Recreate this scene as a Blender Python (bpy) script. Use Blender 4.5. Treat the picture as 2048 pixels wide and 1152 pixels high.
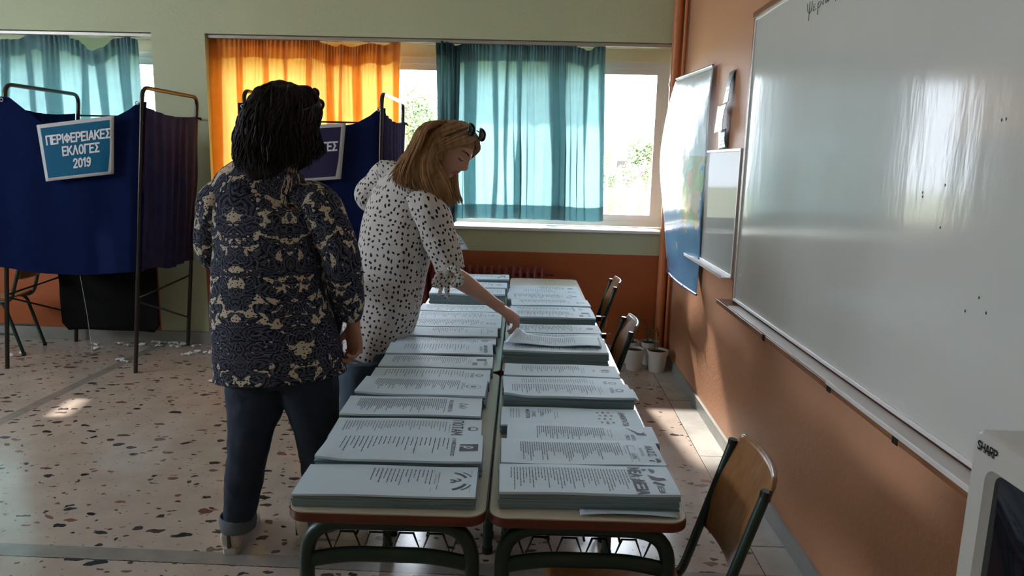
import bpy, math, random
from mathutils import Vector, Matrix, Euler, noise
import numpy as np
for o in list(bpy.data.objects): bpy.data.objects.remove(o)
SC = bpy.context.scene; COL = SC.collection
R = random.Random(7)
PI = math.pi

# ---------------------------------------------------------------- camera
FPX, YAW, PIT, ROL, CH = 1438., .0295, .1743, .0257, 1.587
cam = bpy.data.cameras.new('camera'); camo = bpy.data.objects.new('camera', cam); COL.objects.link(camo)
cam.sensor_width = 36; cam.lens = FPX/2048*36; cam.clip_start = .05; cam.clip_end = 500
_f = Vector((-math.sin(YAW)*math.cos(PIT), math.cos(YAW)*math.cos(PIT), -math.sin(PIT)))
_r = Vector((math.cos(YAW), math.sin(YAW), 0)); _u = _r.cross(_f)
_c, _s = math.cos(ROL), math.sin(ROL)
_r2 = _r*_c + _u*_s; _u2 = _u*_c - _r*_s
m = Matrix((_r2, _u2, -_f)).transposed().to_4x4(); m.translation = (0, 0, CH)
camo.matrix_world = m
SC.camera = camo

# ---------------------------------------------------------------- world, sun, exposure
SC.view_settings.view_transform = 'Standard'; SC.view_settings.look = 'None'
SC.view_settings.gamma = 1; SC.view_settings.use_curve_mapping = False
SC.view_settings.exposure = 2.0
W = bpy.data.worlds.new('sky'); SC.world = W; W.use_nodes = True
W.node_tree.nodes['Background'].inputs[0].default_value = (.80, .89, 1.0, 1)
W.node_tree.nodes['Background'].inputs[1].default_value = 5.5
sun = bpy.data.lights.new('sun', 'SUN'); suno = bpy.data.objects.new('sun', sun); COL.objects.link(suno)
sun.energy = 4; sun.angle = math.radians(2.2); sun.color = (1, .95, .86)
suno.rotation_euler = Vector((-.17, 1, .84)).to_track_quat('Z', 'Y').to_euler()
suno.location = (0, 12, 9)

# room numbers
WR, D, WL, YF, CZ = 1.122, 5.85, -6.6, -3.2, 3.15
FR = 6.2                                     # plane of the window frames
SILL, LINT = 1.06, 2.52

def portal(x0, x1):
    l = bpy.data.lights.new('opening portal', 'AREA'); l.shape = 'RECTANGLE'; l.size = x1-x0; l.size_y = LINT-SILL
    l.cycles.is_portal = True
    o = bpy.data.objects.new('opening portal', l); COL.objects.link(o)
    o.location = ((x0+x1)/2, FR+.14, (SILL+LINT)/2); o.rotation_euler = (-PI/2, 0, 0)
portal(-2.65, 1.07); portal(-6.2, -3.08)
def added_portal(loc, rot, a, b):
    l = bpy.data.lights.new('opening portal', 'AREA'); l.shape = 'RECTANGLE'; l.size = a; l.size_y = b; l.cycles.is_portal = True
    o = bpy.data.objects.new('opening portal', l); COL.objects.link(o); o.location = loc; o.rotation_euler = rot
added_portal((-6.75, 2.0, 2.25), (0, -PI/2, 0), .9, 2.8)             # unseen opening added in the left wall to brighten the room

# ---------------------------------------------------------------- measuring helpers (a pixel of the 2048x1152 frame and a plane give a world point)
def ray(u, v):
    X, Y = (u-1024)/FPX, (v-576)/FPX
    return _f + _r2*X - _u2*Y
O_ = Vector((0, 0, CH))
def at(u, v, y): r = ray(u, v); return O_ + r*(y/r.y)
def atz(u, v, z): r = ray(u, v); return O_ + r*((z-CH)/r.z)
def atx(u, v, x): r = ray(u, v); return O_ + r*(x/r.x)

# ---------------------------------------------------------------- mesh builder
class MB:
    def __init__(s): s.v = []; s.f = []; s.m = []; s.uv = {}
    def add(s, vs, fs, mi=0, uvs=None):
        n = len(s.v); s.v += [tuple(v) for v in vs]
        for k, f in enumerate(fs):
            if uvs: s.uv[len(s.f)] = uvs[k]
            s.f.append(tuple(i+n for i in f)); s.m.append(mi)
        return s
    def box(s, c, d, mi=0, rz=0, M=None):
        x, y, z = d[0]/2, d[1]/2, d[2]/2
        vs = [Vector(p) for p in ((-x,-y,-z),(x,-y,-z),(x,y,-z),(-x,y,-z),(-x,-y,z),(x,-y,z),(x,y,z),(-x,y,z))]
        M = M or Matrix.Rotation(rz, 4, 'Z')
        vs = [M @ v + Vector(c) for v in vs]
        return s.add(vs, [(0,3,2,1),(4,5,6,7),(0,1,5,4),(1,2,6,5),(2,3,7,6),(3,0,4,7)], mi)
    def b2(s, a, b, mi=0):
        return s.box([(a[i]+b[i])/2 for i in range(3)], [abs(b[i]-a[i]) for i in range(3)], mi)
    def grid(s, fn, nu, nv, mi=0, uvf=None):
        vs = [fn(i/nu, j/nv) for j in range(nv+1) for i in range(nu+1)]
        fs, us = [], []
        for j in range(nv):
            for i in range(nu):
                a = j*(nu+1)+i; fs.append((a, a+1, a+nu+2, a+nu+1))
                if uvf: us.append([uvf(x/nu, y/nv) for x, y in ((i,j),(i+1,j),(i+1,j+1),(i,j+1))])
        return s.add(vs, fs, mi, us if uvf else None)
    def tube(s, pts, r, n=10, mi=0, closed=False, ry=None, ref=None, caps=True):
        pts = [Vector(p) for p in pts]; N = len(pts)
        rr = r if isinstance(r, (list, tuple)) else [r]*N
        vs = []; fs = []; prev = None
        for i, p in enumerate(pts):
            a = pts[(i-1) % N] if (i or closed) else p; b = pts[(i+1) % N] if (i < N-1 or closed) else p
            t = (b-a).normalized()
            if prev is None:
                up = Vector(ref) if ref else (Vector((0,0,1)) if abs(t.z) < .9 else Vector((1,0,0)))
            else: up = prev
            x = (up - t*up.dot(t))
            x = x.normalized() if x.length > 1e-6 else t.orthogonal().normalized()
            prev = x; y = t.cross(x)
            q = ry/r if (ry and not isinstance(r, (list, tuple))) else 1
            for k in range(n):
                an = 2*PI*k/n; vs.append(p + x*math.cos(an)*rr[i] + y*math.sin(an)*rr[i]*q)
        M = N if closed else N-1
        for i in range(M):
            for k in range(n):
                a = i*n+k; b = i*n+(k+1) % n; c = ((i+1) % N)*n+(k+1) % n; d = ((i+1) % N)*n+k
                fs.append((a, b, c, d))
        if caps and not closed: fs.append(tuple(range(n-1, -1, -1))); fs.append(tuple((N-1)*n+k for k in range(n)))
        return s.add(vs, fs, mi)
    def lathe(s, prof, c=(0,0,0), n=24, mi=0):
        vs = [(c[0]+r*math.cos(2*PI*k/n), c[1]+r*math.sin(2*PI*k/n), c[2]+z) for r, z in prof for k in range(n)]
        fs = [(j*n+k, j*n+(k+1) % n, (j+1)*n+(k+1) % n, (j+1)*n+k) for j in range(len(prof)-1) for k in range(n)]
        return s.add(vs, fs, mi)
    def sphere(s, c, r, n=12, mi=0, M=None):
        r = Vector(r) if not isinstance(r, (int, float)) else Vector((r, r, r)); c = Vector(c)
        vs, fs = [], []
        for j in range(n+1):
            ph = PI*j/n
            for k in range(2*n):
                th = PI*k/n; p = Vector((math.sin(ph)*math.cos(th)*r.x, math.sin(ph)*math.sin(th)*r.y, math.cos(ph)*r.z))
                vs.append((M @ p if M else p)+c)
        for j in range(n):
            for k in range(2*n):
                fs.append((j*2*n+k, (j+1)*2*n+k, (j+1)*2*n+(k+1) % (2*n), j*2*n+(k+1) % (2*n)))
        return s.add(vs, fs, mi)
    def prism(s, out, z0, z1, mi=0, mt=None):
        n = len(out)
        s.add([(x, y, z0) for x, y in out]+[(x, y, z1) for x, y in out], [tuple(range(n-1, -1, -1))]+[(k, (k+1) % n, n+(k+1) % n, n+k) for k in range(n)], mi)
        return s.add([(x, y, z1) for x, y in out], [tuple(range(n))], mi if mt is None else mt)
    def xf(s, M, start=0):
        s.v[start:] = [tuple(M @ Vector(v)) for v in s.v[start:]]; return s
    def mesh(s, name, mats, smooth=True):
        me = bpy.data.meshes.new(name); me.from_pydata(s.v, [], s.f)
        for m_ in (mats if isinstance(mats, (list, tuple)) else [mats]): me.materials.append(m_)
        me.polygons.foreach_set('material_index', s.m)
        if s.uv:
            l = me.uv_layers.new(name='UVMap')
            for fi, us in s.uv.items():
                p = me.polygons[fi]
                for li, uv in zip(p.loop_indices, us): l.data[li].uv = uv
        me.update()
        if smooth:
            me.polygons.foreach_set('use_smooth', [True]*len(me.polygons))
            try: me.set_sharp_from_angle(angle=math.radians(40))
            except Exception: pass
        return me
    def build(s, name, mats, parent=None, smooth=True, bevel=0, solid=0, weld=False):
        me = s.mesh(name, mats, smooth); o = bpy.data.objects.new(name, me); COL.objects.link(o)
        if parent: o.parent = parent
        if solid:
            q = o.modifiers.new('s', 'SOLIDIFY'); q.thickness = solid; q.offset = 0
        if bevel:
            q = o.modifiers.new('b', 'BEVEL'); q.width = bevel; q.segments = 3; q.limit_method = 'ANGLE'
        return o

def tag(o, label=None, cat=None, group=None, kind=None):
    if label: o['label'] = label
    if cat: o['category'] = cat
    if group: o['group'] = group
    if kind: o['kind'] = kind
    return o
def thing(name, label, cat, loc=(0,0,0), rz=0, group=None):
    o = bpy.data.objects.new(name, None); COL.objects.link(o); o.location = loc; o.rotation_euler = (0, 0, rz)
    o.empty_display_size = .1
    return tag(o, label, cat, group)
def kids(o): return [c for c in bpy.data.objects if c.parent == o]
def dup(o, loc=None, rz=None, label=None, parent=None):
    c = o.copy(); COL.objects.link(c)
    if parent: c.parent = parent
    if loc is not None: c.location = loc
    if rz is not None: c.rotation_euler = (0, 0, rz)
    if label: c['label'] = label
    for k in kids(o): dup(k, parent=c)
    return c
def keep_world(o, parent):                     # parent an object modelled in world coordinates
    o.parent = parent; o.matrix_parent_inverse = Matrix.Translation(parent.location).inverted() @ Matrix.Identity(4)
    if any(parent.rotation_euler): o.matrix_parent_inverse = (Matrix.Translation(parent.location) @ parent.rotation_euler.to_matrix().to_4x4()).inverted()
    return o
def catmull(pts, n):
    P = [Vector(p) for p in pts]; out = []
    Q = [P[0]*2-P[1]]+P+[P[-1]*2-P[-2]]; seg = len(P)-1
    for i in range(n+1):
        t = i/n*seg; k = min(int(t), seg-1); t -= k
        a, b, c, d = Q[k:k+4]
        out.append(.5*((2*b)+(c-a)*t+(2*a-5*b+4*c-d)*t*t+(3*b-a-3*c+d)*t**3))
    return out
def bend(pts, rad, n=6):                       # polyline with rounded corners
    P = [Vector(p) for p in pts]; out = [P[0]]
    for i in range(1, len(P)-1):
        a = (P[i-1]-P[i]); b = (P[i+1]-P[i]); r_ = min(rad, a.length*.49, b.length*.49)
        a = P[i]+a.normalized()*r_; b = P[i]+b.normalized()*r_
        for k in range(n+1):
            t = k/n; out.append(a*(1-t)**2+P[i]*2*t*(1-t)+b*t*t)
    return out+[P[-1]]
def loft(mb, rings, ref, m_=40, n=40, mi=0, wr=0, seed=0, caps=True, pw=2.0, wf=9, closed_end=False):
    """rings: (centre, r along ref, r across).  uv in metres."""
    K = len(rings); Z5 = [Vector((r_[1], r_[2], 0)) for r_ in rings]
    C = catmull([r_[0] for r_ in rings], m_); Q = catmull(Z5, m_)
    vs, uvs, fs = [], [], []; L = 0; ref = Vector(ref)
    for i, c in enumerate(C):
        t = (C[min(i+1, m_)]-C[max(i-1, 0)]).normalized()
        if i: L += (c-C[i-1]).length
        x = (ref-t*ref.dot(t)).normalized(); y = t.cross(x)
        for k in range(n):
            an = 2*PI*k/n; ca, sa = math.cos(an), math.sin(an)
            ca = math.copysign(abs(ca)**(2/pw), ca); sa = math.copysign(abs(sa)**(2/pw), sa)
            d = x*ca*max(Q[i].x, .001)+y*sa*max(Q[i].y, .001); p = c+d
            if wr:
                q = Vector((math.cos(an)*1.2+seed, math.sin(an)*1.2, L*wf)) ; w = noise.noise(q)*wr+noise.noise(q*2.3)*wr*.45
                p += d.normalized()*w
            vs.append(p)
    av = sum((Q[i].x+Q[i].y)/2 for i in range(m_+1))/(m_+1); L = [0]
    for i in range(m_): L.append(L[-1]+(C[i+1]-C[i]).length)
    us = []
    for i in range(m_):
        for k in range(n):
            fs.append((i*n+k, i*n+(k+1) % n, (i+1)*n+(k+1) % n, (i+1)*n+k))
            U = lambda q: 2*PI*av*q/n
            us.append([(U(k), L[i]), (U(k+1), L[i]), (U(k+1), L[i+1]), (U(k), L[i+1])])
    if caps:
        fs.append(tuple(range(n-1, -1, -1))); us.append([(0, 0)]*n); fs.append(tuple(m_*n+k for k in range(n))); us.append([(0, 0)]*n)
    return mb.add(vs, fs, mi, us)
def remeshed(mb, voxel, smooth=3):
    me = mb.mesh('tmp', [], False); o = bpy.data.objects.new('tmp', me); COL.objects.link(o)
    q = o.modifiers.new('r', 'REMESH'); q.mode = 'VOXEL'; q.voxel_size = voxel; q.use_smooth_shade = True
    if smooth:
        q = o.modifiers.new('s', 'SMOOTH'); q.iterations = smooth; q.factor = .5
    dg = bpy.context.evaluated_depsgraph_get(); dg.update()
    new = bpy.data.meshes.new_from_object(o.evaluated_get(dg)); bpy.data.objects.remove(o)
    new.polygons.foreach_set('use_smooth', [True]*len(new.polygons))
    return new
def mesh_obj(name, me, mats, parent=None):
    o = bpy.data.objects.new(name, me); COL.objects.link(o)
    for m_ in (mats if isinstance(mats, (list, tuple)) else [mats]): me.materials.append(m_)
    if parent: keep_world(o, parent)
    return o
_O = [(.30+.26*math.cos(2*PI*k/12), .5+.5*math.sin(2*PI*k/12)) for k in range(13)]
GLY = {'Α': (.6, [[(0, 0), (.3, 1), (.6, 0)], [(.12, .33), (.48, .33)]]), 'Γ': (.5, [[(0, 0), (0, 1), (.48, 1)]]), 'Δ': (.62, [[(0, 0), (.31, 1), (.62, 0), (0, 0)]]),
 'Ε': (.5, [[(.48, 0), (0, 0), (0, 1), (.48, 1)], [(0, .52), (.42, .52)]]), 'Η': (.56, [[(0, 0), (0, 1)], [(.56, 0), (.56, 1)], [(0, .5), (.56, .5)]]), 'Θ': (.6, [_O, [(.12, .5), (.48, .5)]]),
 'Ι': (.06, [[(.03, 0), (.03, 1)]]), 'Κ': (.55, [[(0, 0), (0, 1)], [(.52, 1), (0, .42)], [(.16, .58), (.55, 0)]]), 'Λ': (.6, [[(0, 0), (.3, 1), (.6, 0)]]),
 'Μ': (.68, [[(0, 0), (0, 1), (.34, .3), (.68, 1), (.68, 0)]]), 'Ν': (.58, [[(0, 0), (0, 1), (.58, 0), (.58, 1)]]), 'Ξ': (.5, [[(0, 1), (.5, 1)], [(.05, .52), (.45, .52)], [(0, 0), (.5, 0)]]),
 'Ο': (.6, [_O]), 'Π': (.56, [[(0, 0), (0, 1), (.56, 1), (.56, 0)]]), 'Ρ': (.52, [[(0, 0), (0, 1), (.34, 1), (.5, .87), (.5, .62), (.34, .48), (0, .48)]]),
 'Σ': (.52, [[(.52, 1), (0, 1), (.30, .52), (0, 0), (.52, 0)]]), 'Τ': (.56, [[(0, 1), (.56, 1)], [(.28, 0), (.28, 1)]]), 'Υ': (.56, [[(0, 1), (.28, .48), (.56, 1)], [(.28, .48), (.28, 0)]]),
 'Φ': (.68, [[(.34+.32*math.cos(2*PI*k/12), .5+.32*math.sin(2*PI*k/12)) for k in range(13)], [(.34, 0), (.34, 1)]]), 'Ω': (.62, [[(0, 0), (.2, 0), (.06, .4), (.1, .8), (.31, 1), (.52, .8), (.56, .4), (.42, 0), (.62, 0)]]),
 '2': (.5, [[(.02, .78), (.1, .95), (.25, 1), (.42, .93), (.47, .75), (.38, .52), (0, 0), (.5, 0)]]), '0': (.5, [[(.25+.24*math.cos(2*PI*k/12), .5+.5*math.sin(2*PI*k/12)) for k in range(13)]]),
 '1': (.26, [[(0, .8), (.2, 1), (.2, 0)]]), '9': (.5, [[(.04, .08), (.2, 0), (.38, .12), (.47, .5), (.45, .85), (.25, 1), (.05, .85), (.04, .6), (.2, .45), (.46, .58)]]),
 'ρ': (.5, [[(0, -.3), (.06, .5), (.2, .8), (.42, .75), (.46, .45), (.32, .15), (.06, .2)]]), '.': (.06, [[(.03, 0), (.03, .08)]]), ' ': (.3, []),
 'S': (.5, [[(.48, .85), (.3, 1), (.1, .95), (.02, .75), (.12, .57), (.38, .45), (.48, .25), (.4, .05), (.2, 0), (.0, .14)]]), 'H': (.56, [[(0, 0), (0, 1)], [(.56, 0), (.56, 1)], [(0, .5), (.56, .5)]]),
 'A': (.6, [[(0, 0), (.3, 1), (.6, 0)], [(.12, .33), (.48, .33)]]), 'R': (.54, [[(0, 0), (0, 1), (.34, 1), (.5, .87), (.5, .62), (.34, .48), (0, .48)], [(.28, .48), (.54, 0)]]), 'P': (.52, [[(0, 0), (0, 1), (.34, 1), (.5, .87), (.5, .62), (.34, .48), (0, .48)]])}
GLY['Ζ'] = (.52, [[(0, 1), (.52, 1), (0, 0), (.52, 0)]]); GLY['Χ'] = (.56, [[(0, 0), (.56, 1)], [(0, 1), (.56, 0)]]); GLY['Ψ'] = (.6, [[(0, 1), (.02, .6), (.3, .4), (.58, .6), (.6, 1)], [(.3, 1), (.3, 0)]]); GLY['Β'] = GLY['Ρ']
GLY['Ϊ'] = (.2, [[(.1, 0), (.1, .8)], [(0, .95), (.0, 1.03)], [(.2, .95), (.2, 1.03)]])
def text_mb(mb, body, size, M, mi=0, align='CENTER', fn=None, bold=0, wt=.26):
    """capitals drawn as flat pen strokes; M maps reading direction x and up y; cap height .7 size"""
    h = size*.7; gap = .20; ws = [GLY[c][0] for c in body]; W_ = sum(ws)+gap*(len(body)-1); x = -W_/2; w = wt/2+bold*60
    for c, cw in zip(body, ws):
        for st_ in GLY[c][1]:
            for (ax_, ay), (bx, by) in zip(st_, st_[1:]):
                a = Vector((ax_+x, ay-.5)); b = Vector((bx+x, by-.5)); d = (b-a).normalized() if (b-a).length else Vector((1, 0)); n = Vector((-d.y, d.x))*w*.5; a2 = a-d*w*.42; b2 = b+d*w*.42
                vs = [M @ Vector((p.x*h, p.y*h, 0)) for p in (a2-n, b2-n, b2+n, a2+n)]
                if fn: vs = [fn(v) for v in vs]
                mb.add(vs, [(0, 1, 2, 3)], mi)
        x += cw+gap

# ---------------------------------------------------------------- materials
class NT:
    def __init__(s, name):
        s.m = bpy.data.materials.new(name); s.m.use_nodes = True; s.t = s.m.node_tree; s.b = s.t.nodes['Principled BSDF']; s.o = s.t.nodes['Material Output']
    def n(s, typ, **kw):
        x = s.t.nodes.new(typ)
        for k, v in kw.items():
            if k in x.inputs: s.set(x.inputs[k], v)
            else: setattr(x, k, v)
        return x
    def set(s, i, v):
        if isinstance(v, bpy.types.NodeSocket): s.t.links.new(v, i)
        else: i.default_value = v
    def math(s, op, a, b=0, c=0, clamp=False):
        x = s.t.nodes.new('ShaderNodeMath'); x.operation = op; x.use_clamp = clamp
        s.set(x.inputs[0], a); s.set(x.inputs[1], b); s.set(x.inputs[2], c); return x.outputs[0]
    def mix(s, f, a, b):
        x = s.t.nodes.new('ShaderNodeMix'); x.data_type = 'RGBA'; s.set(x.inputs[0], f); s.set(x.inputs[6], a); s.set(x.inputs[7], b); return x.outputs[2]
    def ramp(s, f, stops):
        x = s.t.nodes.new('ShaderNodeValToRGB'); s.set(x.inputs[0], f); e = x.color_ramp.elements
        while len(e) < len(stops): e.new(.5)
        for q, (p, c) in zip(e, stops): q.position = p; q.color = c if len(c) == 4 else (*c, 1)
        return x.outputs[0]
    def bump(s, h, st, dist=.01):
        x = s.n('ShaderNodeBump', Height=h, Strength=st, Distance=dist); s.t.links.new(x.outputs[0], s.b.inputs['Normal'])
    def pos(s): return s.n('ShaderNodeNewGeometry').outputs['Position']
    def obj(s): return s.n('ShaderNodeTexCoord').outputs['Object']
    def uv(s): return s.n('ShaderNodeTexCoord').outputs['UV']
    def noise(s, vec, sc, det=3, rough=.5): return s.n('ShaderNodeTexNoise', Vector=vec, Scale=sc, Detail=det, Roughness=rough).outputs[0]
def c4(c): return (*c, 1)
def flat(name, c, rough=.5, metal=0, spec=.5, var=0, vs=8, bump=0, bs=60, coat=0):
    t = NT(name); b = t.b; b.inputs['Roughness'].default_value = rough; b.inputs['Metallic'].default_value = metal
    b.inputs['Specular IOR Level'].default_value = spec; b.inputs['Base Color'].default_value = c4(c)
    if coat: b.inputs['Coat Weight'].default_value = coat; b.inputs['Coat Roughness'].default_value = .1
    if var:
        n = t.noise(t.obj(), vs, 4); t.set(b.inputs['Base Color'], t.mix(n, c4([x*(1-var) for x in c]), c4([min(1, x*(1+var)) for x in c])))
    if bump: t.bump(t.noise(t.obj(), bs, 3), bump, .004)
    return t.m
def cloth_m(name, c, trans=.5, rough=.8, var=.12, weave=500):
    t = NT(name); n = t.noise(t.obj(), 14, 4)
    col = t.mix(n, c4([x*(1-var) for x in c]), c4([min(1, x*(1+var)) for x in c]))
    d = t.n('ShaderNodeBsdfDiffuse', Color=col); tr = t.n('ShaderNodeBsdfTranslucent', Color=col)
    mx = t.n('ShaderNodeMixShader'); mx.inputs[0].default_value = trans
    t.t.links.new(d.outputs[0], mx.inputs[1]); t.t.links.new(tr.outputs[0], mx.inputs[2]); t.t.links.new(mx.outputs[0], t.o.inputs[0])
    return t.m
def wall_m(name, c, c2=None, split=None):
    t = NT(name); p = t.pos(); n = t.noise(p, 1.3, 5); n2 = t.noise(p, 38, 4, .65)
    col = t.mix(n, c4([x*.9 for x in c]), c4([min(1, x*1.08) for x in c]))
    t.set(t.b.inputs['Base Color'], col); t.b.inputs['Roughness'].default_value = .55; t.b.inputs['Specular IOR Level'].default_value = .35
    t.bump(n2, .35, .006); return t.m

M_green = wall_m('green wall paint', (.52, .55, .36))
M_orange = wall_m('terracotta wall paint', (.60, .30, .175))
M_orange_d = wall_m('deep orange dado paint', (.40, .105, .034))
M_ceil = wall_m('ceiling paint', (.86, .86, .82))
M_cream = wall_m('cream wall paint', (.80, .78, .68))
M_jamb = wall_m('cream reveal paint', (.78, .66, .46))
M_alu = flat('window aluminium', (.74, .70, .70), .4, .1)
M_white = flat('white paint', (.8, .8, .78), .4)
M_sill = flat('white marble sill', (.82, .8, .78), .3, var=.06)
M_base = flat('grey marble skirting', (.30, .30, .29), .3, var=.25, vs=6)
M_rail = flat('curtain rail', (.45, .42, .38), .35, .6)
M_teal = cloth_m('teal curtain cloth', (.235, .40, .43), .50)
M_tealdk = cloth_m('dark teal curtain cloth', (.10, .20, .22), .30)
M_orangec = cloth_m('orange curtain cloth', (.86, .44, .11), .56)
M_navy = cloth_m('navy booth cloth', (.007, .013, .055), .12, var=.25)
M_purple = cloth_m('violet navy booth cloth', (.04, .036, .085), .15, var=.25)  # paler and more violet than the navy cloth
M_black = cloth_m('black cloth', (.012, .012, .012), .02)
M_tube = flat('dark tube metal', (.05, .04, .035), .28, .7)
M_green_m = flat('dark green enamel tube', (.007, .026, .017), .4, var=.2)
M_gold = flat('chrome', (.7, .68, .62), .25, .9)
M_red = flat('dark red radiator enamel', (.20, .02, .02), .35)
M_pipe = flat('orange pipe paint', (.62, .22, .09), .35)
M_paper = flat('ballot paper', (.58, .72, .86), .6, bump=.15, bs=5)
M_ink = flat('grey ink', (.09, .09, .11), .6)
M_ink2 = flat('light grey ink', (.26, .26, .28), .6)
M_skin = flat('skin', (.52, .27, .19), .5, var=.08, vs=20)
M_skin2 = flat('skin tanned', (.42, .20, .14), .5, var=.08, vs=20)
M_lip = flat('lips', (.42, .10, .09), .4)
M_lens = flat('dark lens', (.01, .01, .012), .08)
M_blackp = flat('black plastic', (.012, .012, .014), .25)
M_plastic = flat('grey beige tv plastic', (.50, .48, .45), .4, var=.03)
M_screen = flat('tv screen glass', (.008, .009, .014), .06)
M_soil = flat('soil', (.03, .02, .012), .9, bump=.8)
M_leaf = flat('leaf', (.05, .11, .03), .5, var=.4)
M_pot = flat('white pot plastic', (.62, .6, .56), .45, var=.06)
M_scrap = flat('torn white paper', (.75, .76, .78), .8)

def wood(name, a, b, sc=(1, 14, 14), rough=.35):
    t = NT(name); mp = t.n('ShaderNodeMapping', Vector=t.obj()); mp.inputs['Scale'].default_value = sc
    n = t.noise(mp.outputs[0], 3.0, 5, .6); t.set(t.b.inputs['Base Color'], t.ramp(n, [(.3, a), (.7, b)])); t.b.inputs['Roughness'].default_value = rough
    t.bump(n, .08, .002); return t.m
M_ply = wood('varnished plywood', (.20, .085, .028), (.34, .16, .06), (14, 14, 1.5), .3)
M_band = wood('red brown edge band', (.085, .016, .006), (.14, .030, .010), (3, 3, 30), .35)
M_ledge = wood('old wooden ledge', (.16, .06, .025), (.30, .13, .05), (20, 2, 20), .45)

def make_floor():
    t = NT('terrazzo'); p = t.pos()
    sx = t.n('ShaderNodeSeparateXYZ', Vector=p); X, Y = sx.outputs[0], sx.outputs[1]
    wn = t.n('ShaderNodeTexNoise', Vector=p, Scale=14.0, Detail=3.0)
    def chips(sc, off, thr, prob, stretch):
        mp = t.n('ShaderNodeMapping', Vector=p); mp.inputs['Location'].default_value = off; mp.inputs['Scale'].default_value = stretch
        mp.inputs['Rotation'].default_value = (0, 0, off[0])
        wv = t.n('ShaderNodeVectorMath', operation='SCALE'); t.set(wv.inputs[0], wn.outputs[1]); wv.inputs['Scale'].default_value = .11
        av = t.n('ShaderNodeVectorMath', operation='ADD'); t.set(av.inputs[0], mp.outputs[0]); t.set(av.inputs[1], wv.outputs[0])
        v = t.n('ShaderNodeTexVoronoi', Vector=av.outputs[0], Scale=sc); v.voronoi_dimensions = '2D'
        se = t.n('ShaderNodeSeparateColor', Color=v.outputs['Color'])
        th = t.math('MULTIPLY', se.outputs[1], thr)
        inside = t.math('LESS_THAN', v.outputs['Distance'], th)
        on = t.math('LESS_THAN', se.outputs[0], prob)
        return t.math('MULTIPLY', inside, on), se.outputs[2]
    a, ra = chips(9, (.3, .1, 0), .30, .46, (1, 1.7, 1)); b, rb = chips(15, (2.3, 4.1, 0), .26, .30, (1, 1.5, 1)); cc, rc = chips(26, (5.3, 1.1, 0), .22, .30, (1, 1.3, 1))
    base = t.ramp(t.noise(p, 5, 6, .6), [(.3, (.41, .335, .29)), (.7, (.51, .43, .375))])
    fine = t.noise(p, 160, 2); base = t.mix(t.math('MULTIPLY', fine, .18), base, (.25, .2, .17, 1))
    chipc = t.ramp(ra, [(0, (.02, .02, .022)), (.6, (.06, .05, .05)), (.8, (.22, .09, .07)), (1, (.12, .11, .1))])
    chipc2 = t.ramp(rb, [(0, (.04, .035, .035)), (.7, (.10, .08, .07)), (1, (.28, .14, .11))])
    col = t.mix(cc, base, (.26, .21, .18, 1)); col = t.mix(b, col, chipc2); col = t.mix(a, col, chipc)
    def band(S, lo, hi): return t.math('MULTIPLY', t.math('GREATER_THAN', S, lo), t.math('LESS_THAN', S, hi))
    border = t.math('GREATER_THAN', X, .955)
    marb = t.ramp(t.noise(p, 3.2, 8, .65), [(.35, (.36, .35, .33)), (.6, (.50, .48, .45))])
    col = t.mix(border, col, marb)
    strip = t.math('MAXIMUM', band(Y, 2.555, 2.64), t.math('MULTIPLY', band(X, -3.15, -3.07), t.math('GREATER_THAN', Y, 2.6)))
    col = t.mix(strip, col, t.ramp(t.noise(p, 9, 5), [(.3, (.22, .20, .19)), (.7, (.30, .28, .26))]))
    jn = t.math('MULTIPLY', t.noise(p, 60, 3), .006)
    j = t.math('MAXIMUM', band(t.math('SUBTRACT', Y, jn), 2.545, 2.551), t.math('MAXIMUM', band(X, .952, .956), t.math('MULTIPLY', border, band(t.math('FRACT', t.math('MULTIPLY', Y, 1.05)), 0, .006))))
    col = t.mix(j, col, (.04, .035, .03, 1))
    t.set(t.b.inputs['Base Color'], col)
    t.set(t.b.inputs['Roughness'], t.math('MULTIPLY_ADD', t.noise(p, 2.2, 4), .14, .12)); t.b.inputs['Specular IOR Level'].default_value = .45
    t.bump(t.noise(p, 4, 3), .05, .01)
    return t.m
M_floor = make_floor()

def st(name, mb, mats, parent=None, smooth=False, bevel=0):
    o = mb.build(name, mats, parent, smooth, bevel)
    if not parent: o['kind'] = 'structure'
    return o
def glass_m():
    t = NT('window glass'); tr = t.n('ShaderNodeBsdfTransparent'); g = t.n('ShaderNodeBsdfGlossy'); g.inputs['Roughness'].default_value = .02
    f = t.n('ShaderNodeFresnel'); mx = t.n('ShaderNodeMixShader'); t.set(mx.inputs[0], f.outputs[0])
    t.t.links.new(tr.outputs[0], mx.inputs[1]); t.t.links.new(g.outputs[0], mx.inputs[2]); t.t.links.new(mx.outputs[0], t.o.inputs[0]); return t.m
M_glass = glass_m()

# ================================================================ ROOM
OUT = 6.42                                         # outer face of the back wall
st('floor', MB().b2((WL-.3, YF-.2, -.12), (WR+.3, D+.02, 0)), M_floor)
st('ceiling', MB().b2((WL-.3, YF-.2, CZ), (WR+.3, OUT, CZ+.2)), M_ceil)
wb = MB()
W2L, W2R, W1L, W1R = -2.652, 1.072, -6.2, -3.082
wb.b2((WL-.3, D, .86), (WR+.3, OUT, SILL-.02)); wb.b2((WL-.3, D, LINT), (WR+.3, OUT, CZ))
wb.b2((WL-.3, D, -.1), (-3.14, OUT, .86), 1); wb.b2((-3.14, D, -.1), (-2.73, OUT, .86), 0); wb.b2((-2.73, D, -.1), (WR+.3, OUT, .86), 1)
wb.b2((W1R, D, SILL-.02), (W2L, OUT, LINT)); wb.b2((WL-.3, D, SILL-.02), (W1L, OUT, LINT)); wb.b2((W2R, D, SILL-.02), (WR+.3, OUT, LINT), 2)
st('wall_back', wb, [M_green, M_orange_d, M_jamb])
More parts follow.
